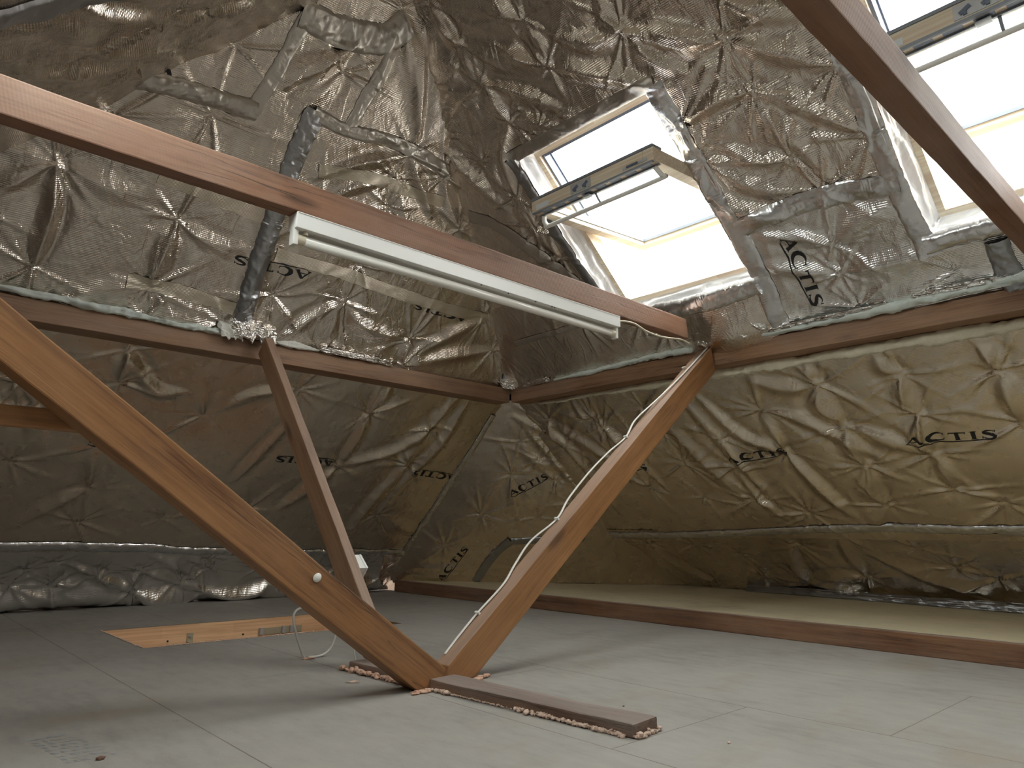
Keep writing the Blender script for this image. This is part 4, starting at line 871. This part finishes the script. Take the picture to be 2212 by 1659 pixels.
# small things on the strut faces
bm = bmesh.new(); r = bmesh.ops.create_icosphere(bm, subdivisions=2, radius=.011)['verts']
for v in r: v.co = Vector((v.co.x*1.0, v.co.y*.8, v.co.z*1.2))
b_ = bm_obj('foam_blob', bm, M['wad_white'], sl, smooth=True); b_.parent = sl; b_.location = (.479, .003, .066)
b_['label'] = 'pale blob of foam stuck on the face'

# white cable stapled up the strut
fr_ = frame_of((1.556, 1.845, 0), (.773, 0, .634), (0, 1, 0))
loc = [(-.02, .112, .055), (.06, .114, .058), (.16, .1145, .060), (.30, .1145, .052), (.40, .118, .072), (.52, .124, .083), (.66, .1145, .060), (.78, .122, .078), (.95, .127, .080), (1.10, .122, .074), (1.22, .1145, .060), (1.34, .126, .072), (1.50, .124, .050), (1.66, .118, .036), (1.82, .1145, .026), (1.98, .115, .018), (2.03, .118, .012)]
wp = [tuple(fr_ @ Vector((a, c, b))) for a, b, c in loc]
V, F = tube_mesh(smooth_path(wp, 10), .0050, 10, .6)
cb = tag(link_mesh('flat_cable', V, F, M['cable_white']), 'white flat cable running up the top of the strut', 'cable')
for a in (.16, .66, 1.22, 1.82):
    p = fr_ @ Vector((a, .058, .1145)); bm = bmesh.new(); box_bm(bm, -.004, .004, -.010, .010, -.004, .007, .001)
    q = bm_obj('cable_clip', bm, M['white_plastic'], cb); q.matrix_world = Matrix.Translation(p) @ fr_.to_3x3().to_4x4()

# ------------------------------------------------------------------ fluorescent lamp under the collar tie
FX0, FX1 = .836, 2.312
lamp = tag(empty('fluorescent_lamp', ((FX0+FX1)/2, 1.857, 1.364)), 'white fluorescent batten lamp fixed beneath the collar tie, unlit', 'lamp')
O_ = lamp.location
def lbox(name, x0, x1, y0, y1, z0, z1, mat, par=lamp, bev=.0015):
    return box_obj(name, x0-O_.x, x1-O_.x, y0-O_.y, y1-O_.y, z0-O_.z, z1-O_.z, mat, par, bev)
hs = lbox('housing', FX0, FX1, 1.829, 1.885, 1.316, 1.364, M['white_enamel'])
lbox('housing_lip', FX0+.002, FX1-.002, 1.8275, 1.8285, 1.3605, 1.3635, M['white_plastic'], hs, .0005)
for x in (1.54, 1.67, 1.81, 1.90, 1.915):
    bm = bmesh.new(); bmesh.ops.create_cone(bm, cap_ends=True, segments=12, radius1=.0032, radius2=.0032, depth=.002)
    q = bm_obj('screw_hole', bm, M['black_hole'], hs); q.location = (x-O_.x, 1.836-O_.y, 1.3155-O_.z)
for x0, x1 in ((FX0-.001, FX0+.014), (FX1-.014, FX1+.001)):
    lbox('end_holder', x0, x1, 1.842, 1.872, 1.268, 1.318, M['white_plastic'], bev=.004)
bm = bmesh.new(); bmesh.ops.create_cone(bm, cap_ends=True, segments=28, radius1=.0152, radius2=.0152, depth=FX1-FX0-.028)
tb = bm_obj('tube', bm, M['tube_glass'], lamp, smooth=False); tb.matrix_local = Matrix.Translation((0, 1.857-O_.y, 1.290-O_.z)) @ Matrix.Rotation(math.pi/2, 4, 'Y')
for p in tb.data.polygons: p.use_smooth = len(p.vertices) == 4
for x in (FX0+.026, FX1-.026):
    bm = bmesh.new(); bmesh.ops.create_cone(bm, cap_ends=True, segments=28, radius1=.0158, radius2=.0158, depth=.024)
    q = bm_obj('tube_cap', bm, M['cream_plastic'], tb); q.location = (0, 0, x-(FX0+FX1)/2)
bm = bmesh.new(); bmesh.ops.create_cone(bm, cap_ends=True, segments=18, radius1=.008, radius2=.007, depth=.012)
q = bm_obj('starter', bm, M['cream_plastic'], lamp); q.location = (FX0+.038-O_.x, 1.848-O_.y, 1.311-O_.z)
V, F = tube_mesh(smooth_path([(FX1-.002, 1.838, 1.345), (2.36, 1.834, 1.352), (2.42, 1.833, 1.353), (2.50, 1.832, 1.336), (2.60, 1.832, 1.332), (2.70, 1.833, 1.342), (2.77, 1.834, 1.350), (2.84, 1.836, 1.345)], 8), .0042, 8)
tag(link_mesh('lamp_cable', V, F, M['cream_plastic']), 'thin cream cable leaving the end of the fluorescent lamp', 'cable')

# ------------------------------------------------------------------ junction box and cable loop
jb = tag(empty('junction_box', mat=Matrix.Translation((1.4135, 2.405, .318)) @ Matrix.Rotation(math.radians(40), 4, 'X')), 'small white junction box on the far side of the slender strut', 'electrical box')
box_obj('box_base', 0, .030, -.036, .036, -.036, .036, M['white_plastic'], jb, .003); box_obj('box_cover', .031, .040, -.037, .037, -.037, .037, M['white_enamel'], jb, .003)
V, F = tube_mesh(smooth_path([(1.300, 2.50, -.004), (1.285, 2.50, .02), (1.262, 2.50, .075), (1.243, 2.50, .135), (1.245, 2.50, .163), (1.262, 2.50, .177), (1.30, 2.505, .178), (1.335, 2.51, .168), (1.350, 2.515, .135), (1.360, 2.515, .122), (1.385, 2.51, .118), (1.408, 2.505, .104), (1.413, 2.50, .067), (1.394, 2.50, .024), (1.36, 2.50, .006), (1.31, 2.50, .004)], 9), .0062, 10, .65)
tag(link_mesh('flex_cable', V, F, M['cable']), 'grey flat cable looping up out of the floor beside the hatch', 'cable')
V, F = tube_mesh(smooth_path([(1.362, 2.245, .002), (1.362, 2.262, .03), (1.364, 2.285, .07), (1.366, 2.33, .12), (1.366, 2.36, .16)], 8), .0045, 8)
tag(link_mesh('strut_cable', V, F, M['cable']), 'thin cable up the shaded edge of the slender strut foot', 'cable')

# ------------------------------------------------------------------ loft hatch
hx = (HX0+HX1)/2; hy = (HY0+HY1)/2
ht = tag(empty('loft_hatch', (hx, hy, 0)), 'open loft hatch lined in pale laminated pine', 'hatch')
def hbox(name, x0, x1, y0, y1, z0, z1, mat, par=ht, bev=.001): return box_obj(name, x0-hx, x1-hx, y0-hy, y1-hy, z0, z1, mat, par, bev)
far = hbox('far_lining', HX0+.004, HX1-.004, HY1-.020, HY1-.001, -.36, -.0015, M['pine_hatch'])
hbox('near_lining', HX0+.004, HX1-.004, HY0+.001, HY0+.020, -.36, -.0185, M['pine_hatch'])
hbox('end_lining', HX0+.001, HX0+.020, HY0+.022, HY1-.022, -.36, -.0185, M['pine_hatch'])
hbox('end_lining', HX1-.020, HX1-.001, HY0+.022, HY1-.022, -.36, -.0185, M['pine_hatch'])
hbox('hatch_door', HX0+.022, HX1-.022, HY0+.022, HY1-.022, -.36, -.342, M['plaster'])
yb = HY1-.0205
br_ = hbox('latch_bracket', 1.302, 1.332, yb-.003, yb, -.085, -.040, M['brass_steel'], far)
hbox('latch_tongue', 1.306, 1.328, yb-.018, yb-.003, -.083, -.079, M['brass_steel'], br_)
bm = bmesh.new(); bmesh.ops.create_cone(bm, cap_ends=True, segments=16, radius1=.006, radius2=.006, depth=.004)
q = bm_obj('latch_screw', bm, M['steel'], br_); q.matrix_local = Matrix.Translation((1.317-hx, yb-.005-hy, -.055)) @ Matrix.Rotation(math.pi/2, 4, 'X')
cp = hbox('catch_plate', 1.66, 1.90, yb-.003, yb, -.082, -.048, M['brass_steel'], far)
for x in (1.665, 1.785, 1.83): hbox('catch_lug', x, x+.018, yb-.016, yb-.003, -.080, -.045, M['steel'], cp)
for x, z in ((1.215, -.07), (1.58, -.070)):
    bm = bmesh.new(); bmesh.ops.create_cone(bm, cap_ends=True, segments=12, radius1=.0045, radius2=.0045, depth=.002)
    q = bm_obj('pilot_hole', bm, M['black_hole'], far); q.matrix_local = Matrix.Translation((x-hx, yb-.0012-hy, z)) @ Matrix.Rotation(math.pi/2, 4, 'X')
lumps('foam_bead', np.array([(HX0+.002, HY0-.001, .001), (1.4, HY0-.001, .001), (1.85, HY0-.001, .001)]), .0045, M['foam_pale'], 420, 3, 'thin crumbly foam line along the near edge of the loft hatch', spread=.0012, zflat=.4)
lumps('foam_bead', np.array([(HX0+.001, HY0, .001), (HX0+.001, HY1, .001)]), .0035, M['foam_pale'], 260, 4, 'thin crumbly foam line along the short edge of the loft hatch', spread=.001, zflat=.4)

# ------------------------------------------------------------------ set foam round the plates and holes
pw = lambda a, b, z=0.0: np.array(pf @ Vector((a, b, z)))
lumps('foam_bead', np.array([pw(.02, .004, .003), pw(.2, .005, .004), pw(.5, .006, .004), pw(.70, .008, .004)]), .0052, M['foam_pale'], 330, 5, 'ragged pale foam along the long edge of the forward floor plate', spread=.003)
lumps('foam_bead', np.array([pw(-.004, .0, .003), pw(-.005, -.05, .003), pw(-.004, -.102, .004)]), .0050, M['foam_pale'], 70, 6, 'ragged pale foam across the cut end of the forward floor plate', spread=.003)
lumps('foam_bead', np.array([pw(.80, .010, .004), pw(.95, .010, .005), pw(1.14, .012, .005)]), .0085, M['foam'], 130, 7, 'peach foam along the short floor plate behind the struts', spread=.004)
lumps('foam_bead', np.array([(1.270, 1.788, .002), (1.31, 1.784, .003), (1.345, 1.79, .002)]), .010, M['foam'], 22, 8, 'peach foam blob under the toe of the thick orange brown strut', spread=.005, zflat=.4)
lumps('foam_bead', np.array([(1.50, 1.80, .002), (1.56, 1.822, .004), (1.60, 1.835, .003)]), .0095, M['foam'], 18, 9, 'peach foam beside the foot of the strut with the cable', spread=.005, zflat=.5)
lumps('foam_bead', np.array([(1.287, 2.49, .001), (1.33, 2.485, .002)]), .0085, M['foam'], 12, 10, 'small peach foam patch where the cable loop leaves the floor', spread=.005, zflat=.35)
lumps('foam_bead', np.array([(1.205, 2.045, .001), (1.235, 2.02, .001)]), .0065, M['foam_pale'], 9, 11, 'tiny pale foam crumbs on a floor joint near the short floor plate', spread=.004, zflat=.4)

# ------------------------------------------------------------------ insulation edges and torn foil
wad_strip('wadding_strip', [(.20, 3.350, 1.392), (.55, 3.345, 1.386), (.80, 3.343, 1.380), (1.0, 3.343, 1.373), (1.15, 3.347, 1.372), (1.26, 3.352, 1.374)], .013, .020, (0, -1, 0), M['wad_green'], 'mint wadding edge along the hip purlin, from the thick strut to the torn foil', 3, [.7, 1, 1.2, .9, 1.2, .7])
wad_strip('wadding_strip', [(1.44, 3.350, 1.376), (1.56, 3.345, 1.384), (1.70, 3.347, 1.376)], .016, .014, (0, -1, 0), M['wad_white'], 'short white lens of wadding on the hip purlin beside the torn foil', 4, [.15, 1.0, .15])
wad_strip('wadding_strip', [(3.072, 2.95, 1.368), (3.070, 2.6, 1.372), (3.064, 2.3, 1.380), (3.060, 2.1, 1.384), (3.064, 1.96, 1.376)], .012, .018, (-1, 0, 0), M['wad_green'], 'mint wadding edge on the skylight purlin, between the corner and the cable strut', 5, [.5, .9, 1.2, 1.3, .9])
wad_strip('wadding_strip', [(3.062, 1.60, 1.374), (3.060, 1.3, 1.376), (3.055, 1.0, 1.380), (3.050, .75, 1.392), (3.055, .45, 1.384), (3.06, .1, 1.38)], .014, .020, (-1, 0, 0), M['wad_green'], 'mint wadding edge on the skylight purlin below the lettered panel', 6, [.5, .8, 1.2, 1.5, 1.3, 1.2])
wad_strip('wadding_strip', [(3.198, 3.20, 1.272), (3.198, 2.6, 1.268), (3.198, 2.2, 1.262), (3.196, 1.8, 1.260), (3.196, 1.4, 1.258), (3.196, .9, 1.256), (3.196, .4, 1.258), (3.196, -.4, 1.258)], .024, .022, (-.7, 0, -.7), M['wad_cream'], 'cream wadding showing in a long curve below the skylight purlin', 7, [.35, .6, .9, 1.1, 1.0, 1.2, 1.1, 1])
cr = lambda *a, **k: crumpled('torn_foil', *a, **k)
cr((1.19, 3.34, 1.47), (1.34, 3.33, 1.49), (1.23, 3.30, 1.355), (1.33, 3.29, 1.35), .03, .020, M['crumple'], 3, (0, -1, -.2), label='bright torn foil crumpled over the head of the slender strut', ragged=.25, freq=2.2)
cr((1.32, 3.34, 1.475), (1.44, 3.335, 1.46), (1.34, 3.30, 1.375), (1.445, 3.31, 1.340), .035, .018, M['crumple'], 5, (0, -1, -.1), label='pointed flap of pale foil beside the slender strut head', ragged=.3, freq=2.0)
cr((1.17, 3.345, 1.43), (1.24, 3.34, 1.44), (1.19, 3.31, 1.34), (1.27, 3.30, 1.335), .02, .012, M['wad_white'], 8, (0, -1, 0), label='pale scrap folded down over the purlin under the dark rafter tape', ragged=.2, freq=2.2)
cr((2.99, 3.38, 1.44), (3.10, 3.28, 1.44), (3.01, 3.34, 1.360), (3.085, 3.30, 1.352), .02, .022, M['crumple'], 11, (-.6, -.7, -.3), label='small ball of crumpled foil in the corner where the purlins meet', freq=4)
cr((3.06, 3.24, 1.395), (3.06, 2.98, 1.395), (3.072, 3.22, 1.362), (3.07, 2.99, 1.362), .014, .012, M['crumple'], 13, (-1, 0, -.3), label='crinkled foil edge on the skylight purlin just past the corner', freq=6)
cr((1.70, 3.345, 1.405), (2.15, 3.345, 1.400), (1.72, 3.340, 1.372), (2.16, 3.345, 1.368), .016, .012, M['crumple'], 17, (0, -1, -.3), label='crinkled bright foil hem along the middle of the hip purlin', freq=7)
cr((2.93, 1.93, 1.60), (2.93, 1.58, 1.56), (3.03, 1.90, 1.37), (3.045, 1.53, 1.37), .05, .022, M['foil_cool'], 19, (-.8, 0, -.6), label='bundled foil wrapped round the end of the lamp tie', freq=5, nu=70, nv=50)
cr((3.045, 1.56, 1.405), (3.045, 1.02, 1.405), (3.058, 1.58, 1.378), (3.056, 1.0, 1.384), .012, .013, M['crumple'], 31, (-1, 0, -.3), label='bright crinkled foil hem above the skylight purlin next to the cable strut', freq=7, nu=90)
cr((3.035, .92, 1.418), (3.035, .52, 1.412), (3.055, .94, 1.388), (3.052, .50, 1.388), .014, .015, M['crumple'], 37, (-1, 0, -.3), label='bright crinkled foil hem above the skylight purlin near the short dark tape', freq=6, nu=80)
cr((4.52, 2.55, .125), (4.40, .55, .125), (4.48, 2.55, .080), (4.33, .45, .080), .02, .014, M['tape_dark'], 23, (-1, 0, .2), label='crumpled dark foil hem lying along the back of the raised ledge', freq=14, nu=150, nv=16)

# ------------------------------------------------------------------ faded stamp and crumbs on the floor
bm = bmesh.new()
def fl_quad(x0, y0, dx, dy, ux, uy):
    bm.faces.new([bm.verts.new((x, y, .0006)) for x, y in ((x0, y0), (x0+dx, y0+dy), (x0+dx+ux, y0+dy+uy), (x0+ux, y0+uy))])
rs = np.random.default_rng(5)
for row in range(9):
    y = 1.955-row*.028; x = .365+row*.004
    n = 16 if row == 0 else 0
    if row == 0:
        for k in range(22): fl_quad(x+k*.0036, y, .0026, 0, .0012, .016)
    else:
        k = 0.0
        while k < .085:
            wd = rs.uniform(.006, .016); fl_quad(x+k, y, wd, 0, 0, .0055)
            if rs.random() < .6: fl_quad(x+k, y+.009, wd*.7, 0, 0, .004)
            k += wd+rs.uniform(.003, .012)
tag(bm_obj('grade_stamp', bm, M['ink_faint']), 'faded unreadable ink stamp on the chipboard floor in the shadowed corner', 'stamp')
for i, (x, y, q, lb) in enumerate([(.452, 1.713, .0075, 'dark wood crumb on the floor beside the faded stamp'), (1.53, .93, .004, 'pale speck on the floor in front of the forward floor plate'), (1.62, 1.30, .003, 'tiny chip on the floor beside the forward floor plate')]):
    bm = bmesh.new(); vs = bmesh.ops.create_icosphere(bm, subdivisions=1, radius=q)['verts']
    for v in vs: v.co = Vector((v.co.x*1.3+rs.normal()*q*.2, v.co.y, max(-.35*q, v.co.z*.7)))
    o = bm_obj('floor_crumb', bm, M['debris'] if i != 1 else M['foam_pale']); o.location = (x, y, q*.35); tag(o, lb, 'crumb')
